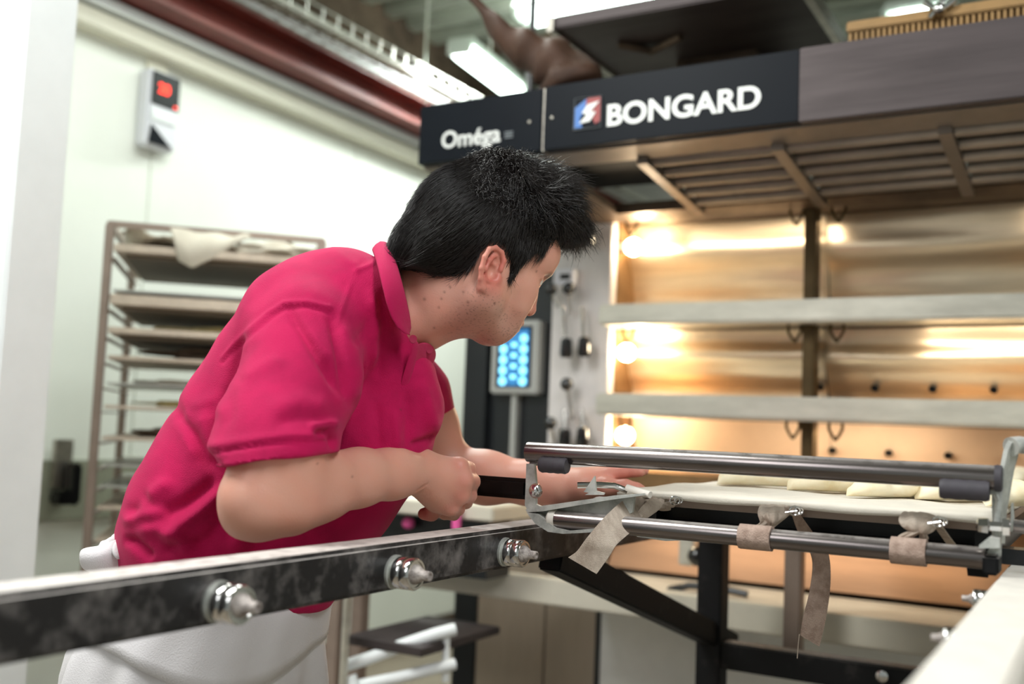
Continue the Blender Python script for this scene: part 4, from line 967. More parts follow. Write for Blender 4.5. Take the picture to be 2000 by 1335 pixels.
# back and side folds
stroke([(505, 560), (470, 640), (458, 720), (448, 800)], 22, .004)
stroke([(342, 775), (352, 815), (378, 850), (400, 890), (430, 930)], 12, -.007); stroke([(356, 800), (366, 850), (385, 900)], 14, .003); stroke([(395, 800), (410, 850), (430, 900)], 18, .005)
stroke([(372, 800), (420, 780), (445, 820)], 16, .003)
stroke([(440, 940), (420, 970), (390, 1000), (350, 1030), (320, 1060)], 14, .0075); stroke([(432, 925), (405, 955), (360, 985), (300, 1010)], 16, -.007)
stroke([(460, 960), (440, 1010), (410, 1050), (370, 1085)], 18, -.007); stroke([(300, 965), (270, 985), (245, 1010)], 14, -.005); stroke([(340, 935), (290, 975), (260, 995)], 14, .005)
stroke([(238, 1020), (285, 1005), (330, 1000)], 12, .006); stroke([(240, 1052), (262, 1056), (285, 1078), (300, 1092)], 9, -.008); stroke([(262, 1038), (310, 1032), (350, 1050), (370, 1080)], 14, .006)
stroke([(480, 1000), (470, 1050), (450, 1090)], 20, .005); stroke([(315, 1080), (350, 1062), (400, 1056)], 10, -.004)
# yoke, chest folds
stroke([(694, 530), (720, 520), (745, 500)], 4, .0015, False); stroke([(690, 540), (672, 590), (655, 640)], 4, .0012)
stroke([(590, 500), (650, 492), (692, 520), (700, 545)], 9, .002); stroke([(720, 560), (735, 640), (725, 720)], 10, .003); stroke([(745, 560), (748, 640), (738, 740)], 9, -.0035)
stroke([(770, 800), (775, 860), (770, 885)], 9, .0035); stroke([(735, 780), (740, 840), (742, 885)], 11, -.004); stroke([(795, 760), (800, 820), (795, 880)], 10, -.004)
stroke([(820, 740), (838, 800), (850, 850)], 12, .005); stroke([(800, 870), (830, 862), (862, 850)], 7, -.006); stroke([(640, 700), (720, 760), (760, 840)], 20, -.002)
# long soft cloth undulation everywhere, far side too
un = (np.sin(sv[:, 2]*38+sv[:, 0]*20)*np.sin(sv[:, 1]*31+sv[:, 2]*14)*.0018+np.sin(sv[:, 0]*64+sv[:, 2]*47+sv[:, 1]*33)*.0009)
sv = sv+nrm*(disp+un)[:, None]
shirtm = mat('pink_pique', (190, 8, 80), 0.75, n_scale=14, n_col=(172, 7, 73), bump=.55, b_scale=900, sheen=0.12, spec=0.2)
shirtm.node_tree.nodes['Principled BSDF'].inputs['Sheen Tint'].default_value = (1, .45, .65, 1)
ribm = mat('pink_rib', (190, 10, 82), 0.78, bump=.7, b_scale=700, stretch=(1, 1, 3), sheen=0.1, spec=0.2)
shirt = mk('polo_shirt', sv, sq, shirtm, body)
def lofted(rows, name, m_, parent, th=.0032, sub=2):
    mb = MB(); n = len(rows[0]); V = [[mb.bm.verts.new(Vector(p)) for p in r] for r in rows]
    for i in range(len(rows)-1):
        for j in range(n-1): mb.bm.faces.new((V[i][j], V[i][j+1], V[i+1][j+1], V[i+1][j]))
    o = mb.build(name, m_, parent, True, ang=180)
    md = o.modifiers.new('t', 'SOLIDIFY'); md.thickness = th; md.offset = 0
    md = o.modifiers.new('s', 'SUBSURF'); md.levels = sub; md.render_levels = sub; return o
upr = [(806, 646, 1.405), (801, 610, 1.39), (792, 570, 1.385), (780, 525, 1.405), (768, 488, 1.45), (757, 474, 1.50), (768, 486, 1.56), (800, 540, 1.60), (835, 610, 1.605), (850, 652, 1.58)]
mid = [(797, 654, 1.392), (782, 618, 1.374), (770, 575, 1.366), (757, 525, 1.385), (746, 482, 1.43), (740, 461, 1.50), (752, 478, 1.57), (790, 560, 1.61), (835, 640, 1.61), (853, 672, 1.57)]
low = [(809, 657, 1.385), (772, 648, 1.362), (752, 590, 1.355), (742, 540, 1.365), (731, 500, 1.42), (722, 482, 1.50), (735, 500, 1.58), (780, 590, 1.62), (835, 660, 1.615), (852, 692, 1.56)]
lofted([[P(*p) for p in upr], [P(*p) for p in mid], [P(*p) for p in low]], 'collar', ribm, shirt, .0035, 1)
stand = [(x-2, y_+4, d+.006) for x, y_, d in upr]; stand2 = [(x-14, y_+26 if i_ > 2 else y_+14, d+.012) for i_, (x, y_, d) in enumerate(upr)]
lofted([[P(*p) for p in stand], [P(*p) for p in stand2]], 'collar_stand', ribm, shirt, .003)
# placket
lofted([[P(808, 660, 1.395), P(800, 690, 1.40), P(785, 735, 1.405), P(772, 785, 1.41), P(770, 815, 1.412)],
        [P(822, 668, 1.415), P(815, 700, 1.412), P(800, 745, 1.41), P(785, 792, 1.414), P(782, 822, 1.416)]], 'placket', ribm, shirt, .003)
lofted([[P(812, 664, 1.40), P(805, 700, 1.415), P(790, 742, 1.42), P(776, 785, 1.418)],
        [P(845, 668, 1.47), P(838, 690, 1.46), P(812, 718, 1.44), P(782, 775, 1.42)],
        [P(854, 690, 1.50), P(848, 712, 1.48), P(820, 735, 1.45), P(785, 785, 1.42)]], 'placket_flap', ribm, shirt, .003)
for x, y_, d in ((806, 662, 1.385), (838, 683, 1.452)):
    c = P(x, y_, d); MB().lathe(c, -CF*0.85+CR*0.4, [(0, .0055), (.0015, .0058), (.0022, .005), (.0018, .002)], 18).build('button', 'button', shirt, True)
MB().ribbon([at(770, 796, 1.398), at(784, 798, 1.40)], [at(770, 802, 1.398), at(784, 804, 1.40)], .001).build('buttonhole', 'button', shirt)

# knots of the linen straps (folded cloth)
def fold_knot(rows, m_, parent, sd):
    R_ = []
    for i, (l_, r_) in enumerate(rows):
        n = 9; row = []
        for j in range(n):
            t_ = j/(n-1); x = l_[0]*(1-t_)+r_[0]*t_; y_ = l_[1]*(1-t_)+r_[1]*t_+1.6*math.sin(j*2.3+i*1.9+sd); d = l_[2]*(1-t_)+r_[2]*t_+.0028*math.sin(j*2.1+i*1.1+sd)-.006*math.sin(t_*math.pi)
            row.append(P(x, y_, d))
        R_.append(row)
    return lofted(R_, 'knot', m_, parent, .0042)
fold_knot([((1484, 986, 1.355), (1528, 984, 1.345)), ((1480, 996, 1.335), (1548, 992, 1.325)), ((1479, 1008, 1.33), (1545, 1004, 1.32)), ((1486, 1018, 1.33), (1530, 1014, 1.32)), ((1480, 1024, 1.335), (1518, 1024, 1.325)), ((1462, 1032, 1.338), (1508, 1034, 1.325))], 'strap', s2_, 1)
fold_knot([((1484, 1004, 1.33), (1520, 1000, 1.32)), ((1492, 1014, 1.322), (1519, 1016, 1.312)), ((1502, 1024, 1.328), (1512, 1026, 1.32))], 'strap', s2_, 4)
fold_knot([((1530, 988, 1.325), (1548, 990, 1.315)), ((1538, 998, 1.322), (1556, 1000, 1.312))], 'strap', s2_, 2)
fold_knot([((1764, 998, 1.26), (1806, 1000, 1.25)), ((1752, 1012, 1.235), (1836, 1010, 1.22)), ((1757, 1024, 1.23), (1834, 1024, 1.215)), ((1766, 1032, 1.228), (1826, 1036, 1.215)), ((1784, 1038, 1.228), (1812, 1044, 1.22))], 'strap', s3_, 3)
fold_knot([((1786, 1034, 1.23), (1804, 1036, 1.22)), ((1768, 1040, 1.232), (1792, 1044, 1.222)), ((1750, 1050, 1.235), (1776, 1052, 1.23))], 'strap', s3_, 6)
fold_knot([((1792, 1036, 1.228), (1806, 1038, 1.22)), ((1798, 1044, 1.228), (1812, 1046, 1.222)), ((1796, 1054, 1.23), (1812, 1054, 1.226))], 'strap', s3_, 8)
# ---------------------------------------------------------------- hair
def poly_sd(px, py, poly):
    d = np.full(px.shape, 1e9); s_ = np.ones(px.shape); n = len(poly)
    for i in range(n):
        ax_, ay_ = poly[i]; bx, by = poly[i-1]; ex, ey = bx-ax_, by-ay_; wx, wy = px-ax_, py-ay_
        t_ = np.clip((wx*ex+wy*ey)/(ex*ex+ey*ey), 0, 1); d = np.minimum(d, (wx-ex*t_)**2+(wy-ey*t_)**2)
        c1 = py >= ay_; c2 = py < by; c3 = ex*wy > ey*wx
        fl = (c1 & c2 & c3) | (~c1 & ~c2 & ~c3); s_ = np.where(fl, -s_, s_)
    return s_*np.sqrt(d)
HP = [(.12, .22), (.125, .135), (.094, .106), (.080, .102), (.064, .100), (.0635, .070), (.0615, .060), (.047, .056), (.038, .030), (.0335, .005), (.0275, .000), (.022, .012), (.015, .030), (-.004, .040), (-.019, .036), (-.026, .018), (-.026, -.010), (-.030, -.026), (-.05, -.038), (-.075, -.040), (-.10, -.046), (-.135, -.05), (-.16, .05), (-.12, .22)]
hs = SDF(HO-0.18, HO+0.22, 0.0025)
hs.ell(HL(-.012, 0, .066), AX, (.108, .083, .101), .01)
hs.ell(HL(-.040, 0, .040), AX, (.083, .080, .086), .02)
hs.cone(HL(.03, -.03, .120), HL(.03, .03, .120), .058, .058, .02)
hs.cone(HL(.072, -.028, .110), HL(.072, .028, .110), .036, .036, .02)
hs.cone(HL(.100, -.018, .118), HL(.094, .028, .120), .018, .018, .015)
hs.cone(HL(-.02, -.02, .128), HL(-.02, .02, .128), .05, .05, .02)
hs.cone(HL(.03, -.060, .045), HL(.045, -.050, .065), .016, .024, .02); hs.cone(HL(.03, .060, .045), HL(.045, .050, .065), .016, .024, .02)
hs.cone(HL(.0285, -.070, .010), HL(.035, -.064, .045), .006, .013, .008); hs.cone(HL(.0285, .070, .010), HL(.035, .064, .045), .006, .013, .008)
hs.ell(HL(-.088, 0, -.004), AX, (.040, .062, .050), .02)
sl, X, Y, Z = hs.sub(hs.lo, hs.lo+hs.h*hs.n)
la_ = (X-HO[0])*HA[0]+(Y-HO[1])*HA[1]+(Z-HO[2])*HA[2]; lc_ = (X-HO[0])*HC[0]+(Y-HO[1])*HC[1]+(Z-HO[2])*HC[2]
band = np.abs(hs.f) < .02
pd = np.full(hs.f.shape, .05, np.float32); pd[band] = poly_sd(la_[band], lc_[band], HP)
pd[hs.f <= -.02] = np.where(poly_sd(la_[hs.f <= -.02], lc_[hs.f <= -.02], HP) < 0, -.02, .02)
hs.f = np.maximum(hs.f, pd)+np.maximum(.006-np.abs(hs.f-pd), 0)**2/.024
hvv, hqq = hs.mesh(); del hs
hn = normals(hvv, hqq); hl = (hvv-HO)@np.array([HA, HB, HC]).T
curl = np.clip((hl[:, 2]-.09)/.05, 0, 1)*np.clip((hl[:, 0]+.06)/.08, 0, 1)
fr_ = hl*1.0
dsp = curl*(.0060*np.sin(fr_[:, 0]*260+3*np.sin(fr_[:, 1]*170))*np.sin(fr_[:, 1]*240+2*np.sin(fr_[:, 2]*190)) + .003*np.sin(fr_[:, 2]*310+fr_[:, 0]*220))
dsp += -.0015
hvv2 = hvv+hn*dsp[:, None]
hair = mk('hair', hvv2, hqq, MT['hairbase'], body)
# strands
rng = np.random.default_rng(3); NS = 46000
pick = rng.choice(len(hvv), NS, p=None); rt = hvv2[pick]; n0 = hn[pick]; lp_ = hl[pick]; cu_ = curl[pick]
keep = (lp_ @ np.array([0, 0, 1]) > -.045); rt, n0, lp_, cu_ = rt[keep], n0[keep], lp_[keep], cu_[keep]; NS = len(rt)
flow = np.zeros((NS, 3))                       # combing direction in the head frame
back_ = np.clip(-(lp_[:, 0])/.06, 0, 1)
flow[:, 0] = .10-.55*back_; flow[:, 1] = np.sign(lp_[:, 1])*.05; flow[:, 2] = -.75-.1*back_
top_ = cu_[:, None]; flow = flow*(1-top_)+np.array([.85, 0, .25])*top_
fw = flow@np.array([HA, HB, HC]); fw = fw-n0*(fw*n0).sum(1, keepdims=True); fw /= np.linalg.norm(fw, axis=1, keepdims=True)+1e-9
sdv = np.cross(fw, n0); LN = (.010+.016*cu_+.006*rng.random(NS))*(1+.3*rng.standard_normal(NS)).clip(.4, 1.6)
LN *= np.where(lp_[:, 2] < .02, .95, 1)
seg = 7; ph = 3*np.sin(lp_[:, 0]*130)+3*np.sin(lp_[:, 1]*140)+rng.random(NS)*.9; jit = rng.standard_normal((NS, 3))*(.08+.12*cu_[:, None])+cu_[:, None]*1.0*np.stack([np.sin(lp_[:, 1]*150+2.5*np.sin(lp_[:, 0]*95)), np.sin(lp_[:, 0]*165+2.2*np.sin(lp_[:, 2]*110)+1), np.sin(lp_[:, 0]*120-lp_[:, 1]*140)], 1)*np.array([.55, .55, .35]); dirn = fw*(.9-.35*top_)+n0*(.30+.45*top_)+jit
dirn /= np.linalg.norm(dirn, axis=1, keepdims=True)
pts_ = np.zeros((seg, NS, 3)); cr_ = cu_*(.0030+.0024*rng.random(NS))
for i in range(seg):
    t_ = i/(seg-1); an = ph+t_*(5.5+3*rng.random(NS)*0); c3 = rt-n0*.0015+dirn*(LN*t_)[:, None]+fw*(LN*t_*t_*.45)[:, None]-n0*(LN*t_*t_*.16)[:, None]
    c3 = c3+sdv*(cr_*np.sin(an)*t_**.5)[:, None]+n0*(cr_*np.cos(an)*t_**.5)[:, None]; pts_[i] = c3
big = (rng.random(NS) < .16)&(cu_ > .25); cr_b = np.where(big, .0022, 0)
rad = np.where(big, .00032, 0)+(.00036+.0002*rng.random(NS))*(1+.35*cu_); VV = np.zeros((seg, 3, NS, 3))
for i in range(seg):
    rr_ = rad*(1-.85*(i/(seg-1))**1.5)
    for k in range(3): VV[i, k] = pts_[i]+sdv*(rr_*math.cos(k*2.094))[:, None]+n0*(rr_*math.sin(k*2.094))[:, None]
V_ = VV.reshape(-1, 3); idx = lambda i, k: (i*3+(k % 3))*NS+np.arange(NS)
Q_ = np.concatenate([np.stack([idx(i, k), idx(i, k+1), idx(i+1, k+1), idx(i+1, k)], 1) for i in range(seg-1) for k in range(3)])
sel = np.where((lp_[:, 2] > .085) & (lp_[:, 0] > -.075))[0]; sel = rng.choice(sel, 2600, replace=False)
sg = 14; rt3, n3, f3, s3 = rt[sel], n0[sel], dirn[sel], sdv[sel]; ph3 = rng.random(len(sel))*6.28; rc = .0028+.0026*rng.random(len(sel)); ln3 = .016+.014*rng.random(len(sel)); tw = rng.choice([-1, 1], len(sel))*(7+5*rng.random(len(sel)))
tng = np.cross(f3, n3); tng /= np.linalg.norm(tng, axis=1, keepdims=True)+1e-9; bn = np.cross(f3, tng)
V3 = np.zeros((sg, 4, len(sel), 3)); r3 = .00055+.00035*rng.random(len(sel))
for i in range(sg):
    t_ = i/(sg-1); an = ph3+tw*t_; q3 = rt3-n3*.002+f3*(ln3*t_*.85)[:, None]+tng*(rc*(np.cos(an)-np.cos(ph3)))[:, None]+bn*(rc*(np.sin(an)-np.sin(ph3)))[:, None]
    for k in range(4): V3[i, k] = q3+tng*(r3*(1-.8*t_**2)*math.cos(k*1.571))[:, None]+bn*(r3*(1-.8*t_**2)*math.sin(k*1.571))[:, None]
n3_ = len(sel); idx3 = lambda i, k: (i*4+(k % 4))*n3_+np.arange(n3_)+len(V_)
Q3 = np.concatenate([np.stack([idx3(i, k), idx3(i, k+1), idx3(i+1, k+1), idx3(i+1, k)], 1) for i in range(sg-1) for k in range(4)])
V_ = np.vstack([V_, V3.reshape(-1, 3)]); Q_ = np.vstack([Q_, Q3])
hst = mk('hair_strands', V_, Q_, MT['hairm'], hair); tag(hst, kind='stuff')

# ---------------------------------------------------------------- apron, trousers, shoes
e1 = Vector((CR.x, CR.y, 0)).normalized(); e2 = Vector((CF.x, CF.y, 0)).normalized()
def skirt(rows, name, m_, parent, lowvar=None, n=160, amp=.006, seed=0, th=.003):
    mb = MB(); R_ = []
    for ri, (cx, py, rx, ry, k_) in enumerate(rows):
        c_ = at(cx, py, 1.5); z = c_.z; r1 = rp(rx, 1.5); ring = []
        for j in range(n):
            a_ = 2*math.pi*j/n; w_ = amp*k_*(math.sin(a_*11+seed+ri*.12)+.6*math.sin(a_*19+seed*2-ri*.2)+.5*math.sin(a_*5+ri*.3))
            zz = z + (lowvar(a_, ri, len(rows)) if lowvar else 0)
            ring.append(mb.bm.verts.new(Vector((c_.x, c_.y, zz))+e1*math.cos(a_)*(r1+w_)-e2*math.sin(a_)*(ry+w_)))
        R_.append(ring)
    for i in range(len(R_)-1):
        for j in range(n): mb.bm.faces.new((R_[i][j], R_[i][(j+1) % n], R_[i+1][(j+1) % n], R_[i+1][j]))
    o = mb.build(name, m_, parent, True, ang=180); md = o.modifiers.new('t', 'SOLIDIFY'); md.thickness = th; md.offset = 1
    return o
rows = [(450, 1092, 182, .150, .3), (446, 1110, 184, .152, .4), (436, 1150, 200, .158, .2), (418, 1190, 214, .166, .2), (400, 1230, 226, .172, .35), (392, 1270, 238, .176, .6), (388, 1310, 242, .18, 1), (386, 1350, 244, .182, 1.1), (384, 1420, 246, .186, 1.3), (382, 1500, 248, .19, 1.4), (380, 1600, 250, .195, 1.6), (380, 1750, 252, .20, 1.8), (380, 1850, 254, .20, 2)]
apr = skirt(rows, 'apron', 'trouser', body)
def lv2(a_, ri, n): 
    f_ = ri/(n-1); return f_*(-.030*math.exp(-((a_-1.0)/.7)**2)+.012*math.sin(a_*3+1))
rows2 = [(450, 1140, 196, .160, .1), (438, 1165, 208, .167, .15), (430, 1180, 213, .171, .2), (420, 1200, 219, .175, .2), (410, 1222, 226, .179, .2), (404, 1240, 230, .182, .25)]
skirt(rows2, 'apron_waist_fold', 'trouser', apr, lv2, seed=0, amp=.005)
# tie bow at the small of the back
bo = MB(); 
def blob(mb, c, ax, r, seed, lump=.12):
    t_ = bmesh.new(); bmesh.ops.create_icosphere(t_, subdivisions=4, radius=1)
    for v in t_.verts:
        q = v.co.normalized(); k_ = 1+lump*math.sin(q.x*5+seed)*math.cos(q.z*6+seed)+.06*math.sin(q.y*11+q.x*8+seed)
        v.co = Vector(c)+(Vector(ax[0])*q.x*r[0]+Vector(ax[1])*q.y*r[1]+Vector(ax[2])*q.z*r[2])*k_
    mb.merge(t_)
blob(bo, at(225, 1082, 1.44), (CR, CF, CU), (.026, .022, .026), 1); bo.build('tie_knot', 'trouser', apr, True, ang=180)
lofted([[at(248, 1048, 1.43), at(225, 1050, 1.41), at(200, 1066, 1.40), at(154, 1067, 1.40)], [at(250, 1080, 1.41), at(222, 1082, 1.395), at(196, 1090, 1.38), at(152, 1088, 1.385)],
        [at(255, 1105, 1.43), at(225, 1115, 1.41), at(190, 1118, 1.40), at(158, 1116, 1.40)]], 'tie_flap', 'trouser', apr, .006)
lofted([[at(236, 1046, 1.44), at(222, 1056, 1.40), at(214, 1080, 1.39)], [at(250, 1062, 1.43), at(240, 1078, 1.40), at(236, 1100, 1.39)]], 'tie_loop', 'trouser', apr, .008)
lg_s = MB()
def fz(p, z): return Vector((p.x, p.y, z))
hipc = at(420, 1150, 1.5)
tr_ = SDF((hipc.x-.35, hipc.y-.35, 0.05), (hipc.x+.35, hipc.y+.35, 1.02), .009)
for s_ in (-1, 1):
    b_ = hipc+e2*(.075*s_); f_ = b_+e1*(.02*s_)-e1*.03
    tr_.chain([((b_.x, b_.y, .90), .075), ((f_.x, f_.y, .52), .078), ((f_.x, f_.y, .12), .062)], .03)
v_, q_ = tr_.mesh(); tz = mk('trousers', v_, q_, MT['trouser'], body)
for s_ in (-1, 1):
    f_ = hipc+e2*(.075*s_)+e1*(.02*s_-.03); so = MB()
    blob(so, (f_.x+e1.x*.05, f_.y+e1.y*.05, .047), (e1, e2, Vector((0, 0, 1))), (.135, .048, .045), 0, 0)
    for v in so.bm.verts: v.co.z = max(v.co.z, 0.001)
    so.build('shoe', 'shoe', body, True, ang=180)

# ================================================================== TRAY RACK
rk0 = Vector((-2.512, 1.971, 0)); ru = Vector((.436, .426, 0)).normalized(); rwv = Vector((-ru.y, ru.x, 0)); RW = .61; RDp = .62; RH = 1.742
rk = empty('tray_rack', tuple(rk0), 'tall bronze-grey wheeled tray rack against the pale wall behind the man', 'rack')
def rkp(u, v, z): return rk0+ru*u+rwv*v+Vector((0, 0, z))
for u, v in ((0, 0), (RW, 0), (0, RDp), (RW, RDp)):
    MB().bar(rkp(u, v, .12), rkp(u, v, RH), .024, .024, up=ru, bev=.003).build('post', 'rackm', rk)
    MB().tube([rkp(u, v, .05)-ru*.012, rkp(u, v, .05)+ru*.012], .05, 20).build('castor', 'column', rk, True)
    MB().tube([rkp(u, v, .09), rkp(u, v, .13)], .012, 8).build('castor_stem', 'rackm', rk)
for z in (.16, RH):
    for a_, b_ in (((0, 0), (RW, 0)), ((0, RDp), (RW, RDp)), ((0, 0), (0, RDp)), ((RW, 0), (RW, RDp))):
        MB().bar(rkp(*a_, z), rkp(*b_, z), .018, .018).build('rail', 'rackm', rk)
lev = [498, 572, 600, 655, 704, 752, 798, 858, 908, 948, 990, 1050]
zl = []
for y_ in lev: q = at(230, y_, 3.02); zl.append(q.z)
for z in zl:
    for u in (.012, RW-.012): MB().bar(rkp(u, 0, z-.012), rkp(u, RDp, z-.012), .02, .004).build('runner', 'rackm', rk)
cs = ['first (topmost)', 'second', 'third', 'fourth', 'fifth', 'sixth', 'seventh', 'eighth', 'ninth', 'tenth', 'eleventh', 'twelfth']
info = [('board', 'wooden proving board, {} from the top of the rack, under crumpled linen', .022), ('wire', 'thin bright wire tray, {} from the top of the rack', .006),
        ('board', 'thick pale proving board, {} from the top of the rack', .030), ('board', 'proving board with golden rolls, {} from the top of the rack', .018),
        ('board', 'proving board with dark baskets, {} from the top of the rack', .012), ('wire', 'thin wire tray with pale cloth, {} from the top of the rack', .006),
        ('board', 'thin board with pale dough roll, {} from the top of the rack', .010), ('board', 'thin board with dark folded cloths, {} from the top of the rack', .010),
        ('wire', 'thin empty wire tray, {} from the top of the rack', .006), ('wire', 'thin wire tray with rolled linen, {} from the top of the rack', .006),
        ('board', 'thin board with bunched linen, {} from the top of the rack', .010), ('board', 'low board with dull roll, {} from the top of the rack', .010)]
for i, (z, (m_, lb, th)) in enumerate(zip(zl, info)):
    ob = 0.05 if i in (0, 2, 3) else 0.015
    p = rkp(RW/2, -ob, z)
    e = empty('proving_board' if m_ == 'board' else 'wire_tray', tuple(p), lb.format(cs[i]), 'tray', 'trays in the rack')
    MB().obox(rkp(RW/2, RDp/2-ob, z+th/2), ru, rwv, (0, 0, 1), RW/2-.022, RDp/2+.01, th/2, .002).build('board' if m_ == 'board' else 'tray_sheet', 'board' if m_ == 'board' else 'wire', e)
    if m_ == 'board' and th > .015: MB().obox(rkp(RW/2, RDp/2-ob, z-.006), ru, rwv, (0, 0, 1), RW/2-.05, RDp/2-.03, .005).build('underside', 'boardshade', e)  # dark slab that paints the shade under the thicker boards
def onrack(name, u, v, z, size, m_, label, cat, seed, lump=.25, group=None):
    mb = MB(); blob(mb, rkp(u, v, z+size[2]*.9), (ru, rwv, Vector((0, 0, 1))), size, seed, lump)
    zz = z+.001
    for vv in mb.bm.verts: vv.co.z = max(vv.co.z, zz)
    return tag(mb.build(name, m_, None, True, ang=180), label, cat, group)
# crumpled linen over the top board, with a corner hanging down
def cloth(name, fn, label, m_='linen', th=.006):
    n = 28; mb = MB(); V = [[mb.bm.verts.new(Vector(fn(i/n, j/n))) for j in range(n+1)] for i in range(n+1)]
    for i in range(n):
        for j in range(n): mb.bm.faces.new((V[i][j], V[i][j+1], V[i+1][j+1], V[i+1][j]))
    o = mb.build(name, m_, None, True, ang=180); md = o.modifiers.new('t', 'SOLIDIFY'); md.thickness = th; md.offset = 1
    return tag(o, label, 'cloth', 'linen cloths on the rack')
z0 = zl[0]+.026
cloth('linen_cloth', lambda a_, b_: rkp(.03+a_*.56, .02+b_*.5, z0+.03+.022*math.sin(a_*14+b_*5)*math.cos(b_*9+a_*3)+.012*math.sin(a_*31+b_*17)), 'wide crumpled linen cloth spread over the top board of the rack')
cloth('linen_cloth', lambda a_, b_: rkp(.17+a_*.20+.03*b_, -.05-.02*math.sin(b_*3)+.2*(1-b_)*a_*.3, z0+.05-.11*b_*max(0, 1-1.25*abs(a_-.2))+.003*math.sin(a_*12+b_*5)), 'corner of grey-white linen cloth hanging over the front edge of the top board')
onrack('linen_roll', .46, -.02, z0-.003, (.12, .05, .022), 'linen', 'lumpy rolled linen at the right end of the top board', 'cloth', 4)
onrack('bread_basket', .34, .12, zl[3]+.018, (.20, .06, .014), 'yellowish', 'row of golden rolls on the fourth board of the rack', 'rolls', 2)
onrack('bread_basket', .33, .14, zl[4]+.012, (.20, .10, .022), 'dkitem', 'dark brown basket pile on the fifth board of the rack', 'basket', 6)
onrack('folded_cloth', .20, .14, zl[5]+.006, (.12, .08, .010), 'linen', 'flat pale cloth on the sixth tray of the rack', 'cloth', 8)
onrack('dough_roll', .25, .12, zl[6]+.010, (.14, .05, .012), 'yellowish', 'pale yellow dough roll on the seventh board of the rack', 'dough', 3)
onrack('folded_cloth', .20, .12, zl[7]+.010, (.11, .07, .015), 'dkitem', 'dark folded cloth on the eighth board of the rack', 'cloth', 5)
onrack('linen_roll', .19, .1, zl[9]+.006, (.10, .05, .018), 'linen', 'plump rolled linen on the tenth tray of the rack', 'cloth', 7)
onrack('linen_roll', .17, .1, zl[10]+.010, (.10, .05, .020), 'linen', 'bunched linen on the eleventh board of the rack', 'cloth', 9)
onrack('dough_roll', .20, .1, zl[11]+.010, (.10, .05, .014), 'yellowish', 'dull roll on the lowest visible board of the rack', 'dough', 11)

# ================================================================== WALL DEVICES
dv0 = onX(283, 285, XW+.05); dv1 = onX(345, 165, XW+.05)
dv = empty('wall_controller', (XW+.01, (dv0.y+dv1.y)/2, (dv0.z+dv1.z)/2), 'white wall controller with black display and red glowing digits', 'controller')
ya, yb_ = min(dv0.y, dv1.y)-.02, max(dv0.y, dv1.y); za, zb_ = dv0.z, dv1.z
MB().box((XW+.009, ya, za), (XW+.075, yb_, zb_+.02), .01).build('case', 'whiteplastic', dv, True)
hh = zb_-za
MB().box((XW+.075, ya+.012, za+hh*.58), (XW+.080, yb_-.006, zb_+.012), .002).build('display', 'column', dv)
text('red_digits', '20', (XW+.081, (ya+yb_)/2-.036, za+hh*.76), (0, 1, 0), (0, 0, 1), .055, 'red_led', dv, bold=.001)
MB().box((XW+.08, yb_-.03, za+hh*.61), (XW+.081, yb_-.018, za+hh*.64)).build('indicator', 'red_led', dv)
MB().prism([(XW+.076, ya+.01, za+.012), (XW+.076, yb_-.03, za+.012), (XW+.076, ya+.02, za+hh*.30)], (.006, 0, 0)).build('dark_wedge', 'navy', dv)
MB().box((XW+.075, ya+.015, za+hh*.36), (XW+.082, yb_-.015, za+hh*.52), .003).build('button_row', 'white', dv)
MB().box((XW+.009, (ya+yb_)/2-.05, zb_+.03), (XW+.03, (ya+yb_)/2+.05, 2.6), .003).build('conduit', 'trim', dv)
h0 = onX(98, 985, XW+.05); h1 = onX(142, 858, XW+.05)
hn_ = empty('wall_dispenser', (XW+.01, (h0.y+h1.y)/2, h0.z), 'steel and black dispenser on the wall beside the white partition', 'dispenser')
MB().box((XW+.036, h0.y, h0.z+.06), (XW+.06, h1.y+.0, h1.z), .003).build('back_plate', 'steel', hn_)
MB().box((XW+.06, h0.y+.035, h0.z), (XW+.13, h1.y-.005, h1.z-.08), .01).build('cup', 'knob', hn_)
MB().box((XW+.036, h0.y+.0, h0.z-.0), (XW+.1, h1.y-.005, h0.z+.05), .01).build('base', 'knob', hn_)

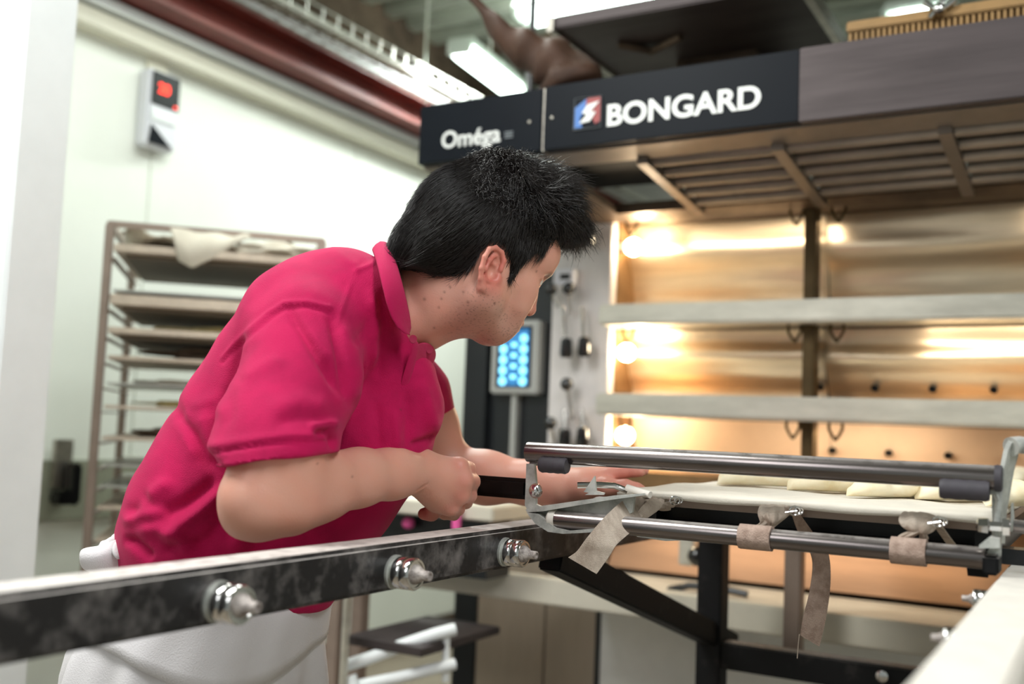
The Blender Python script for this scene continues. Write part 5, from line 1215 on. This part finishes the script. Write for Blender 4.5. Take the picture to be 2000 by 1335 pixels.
# ================================================================== TABLE, TROLLEY BEHIND
tb_z = onY(900, 984, 2.3).z; tb_zb = onY(900, 1012, 2.3).z
t = empty('work_table', (-1.85, 2.4, 0), 'cream topped work table behind the man and left of the oven', 'table')
MB().box((-1.99, 2.28, tb_zb), (-1.36, 2.48, tb_z), .004).build('tabletop', 'cream', t)
for x, y_ in ((-1.96, 2.31), (-1.90, 2.45)): MB().box((x-.02, y_-.02, 0), (x+.02, y_+.02, tb_zb), .003).build('leg', 'rackm', t)
MB().box((-1.98, 2.36, tb_zb-.16), (-1.42, 2.48, tb_zb-.01)).build('drawer_box', 'column', t)
for px, lb in ((737, 'pink plastic handle hanging at left below the work table edge, beside the pink shirt'), (888, 'pink plastic handle hanging right of the fist below the work table edge')):
    a_ = onY(px, 992, 2.25); b_ = onY(px, 1034, 2.25)
    tag(MB().tube([(a_.x, 2.262, tb_z-.004), (a_.x, 2.262, b_.z)], .012, 14).build('brush_handle', 'pinkp', None, True), lb, 'handle', 'pink handles by the table')
a_ = onY(762, 1010, 2.25)
tag(MB().sphere((a_.x, 2.335, a_.z-.02), .018, 16, (1, 1, .9)).build('scraper_knob', 'pinkp', None, True), 'small dark pink knob on the black drawer front below the table', 'knob')
tz0 = onY(770, 1290, 2.1)
tl = empty('white_trolley', (-1.75, 2.1, 0), 'low trolley with curved white tubes under the table, seen below the black rail', 'trolley')
def tt(*p): return [onY(x, y_, Y) for x, y_, Y in p]
MB().tube(tt((672, 1300, 2.05), (720, 1285, 2.08), (790, 1258, 2.12), (850, 1238, 2.16), (888, 1228, 2.2)), .0155, 12).build('push_bar', 'white', tl, True)
MB().tube(tt((690, 1340, 2.05), (780, 1322, 2.1), (850, 1305, 2.16), (888, 1296, 2.2)), .0145, 12).build('lower_bar', 'white', tl, True)
MB().tube(tt((872, 1222, 2.19), (870, 1330, 2.19)), .010, 10).build('upright', 'white', tl, True)
MB().tube(tt((682, 1320, 2.03), (690, 1345, 2.03)), .018, 12).build('buffer', 'white', tl, True)
s_a = onY(680, 1238, 2.1); MB().box((s_a.x, 2.08, s_a.z-.02), (s_a.x+.24, 2.45, s_a.z), .003).build('shelf', 'hoodsteel', tl)
u_ = onY(660, 1200, 2.0)
MB().box((u_.x-.02, 1.98, 0.03), (u_.x+.018, 2.02, u_.z+.10), .003).build('upright_post', 'rackm', tl)
MB().box((u_.x+.02, 1.99, 0.03), (u_.x+.032, 2.01, u_.z+.10), .002).build('upright_post', 'ledge', tl)
for x, y_ in ((u_.x, 2.0), (u_.x+.3, 2.05), (u_.x, 2.45), (u_.x+.3, 2.45)): MB().tube([(x-.01, y_, .04), (x+.01, y_, .04)], .04, 16).build('castor', 'column', tl, True)
MB().box((u_.x, 2.0, .08), (u_.x+.3, 2.46, .10)).build('base_frame', 'rackm', tl)
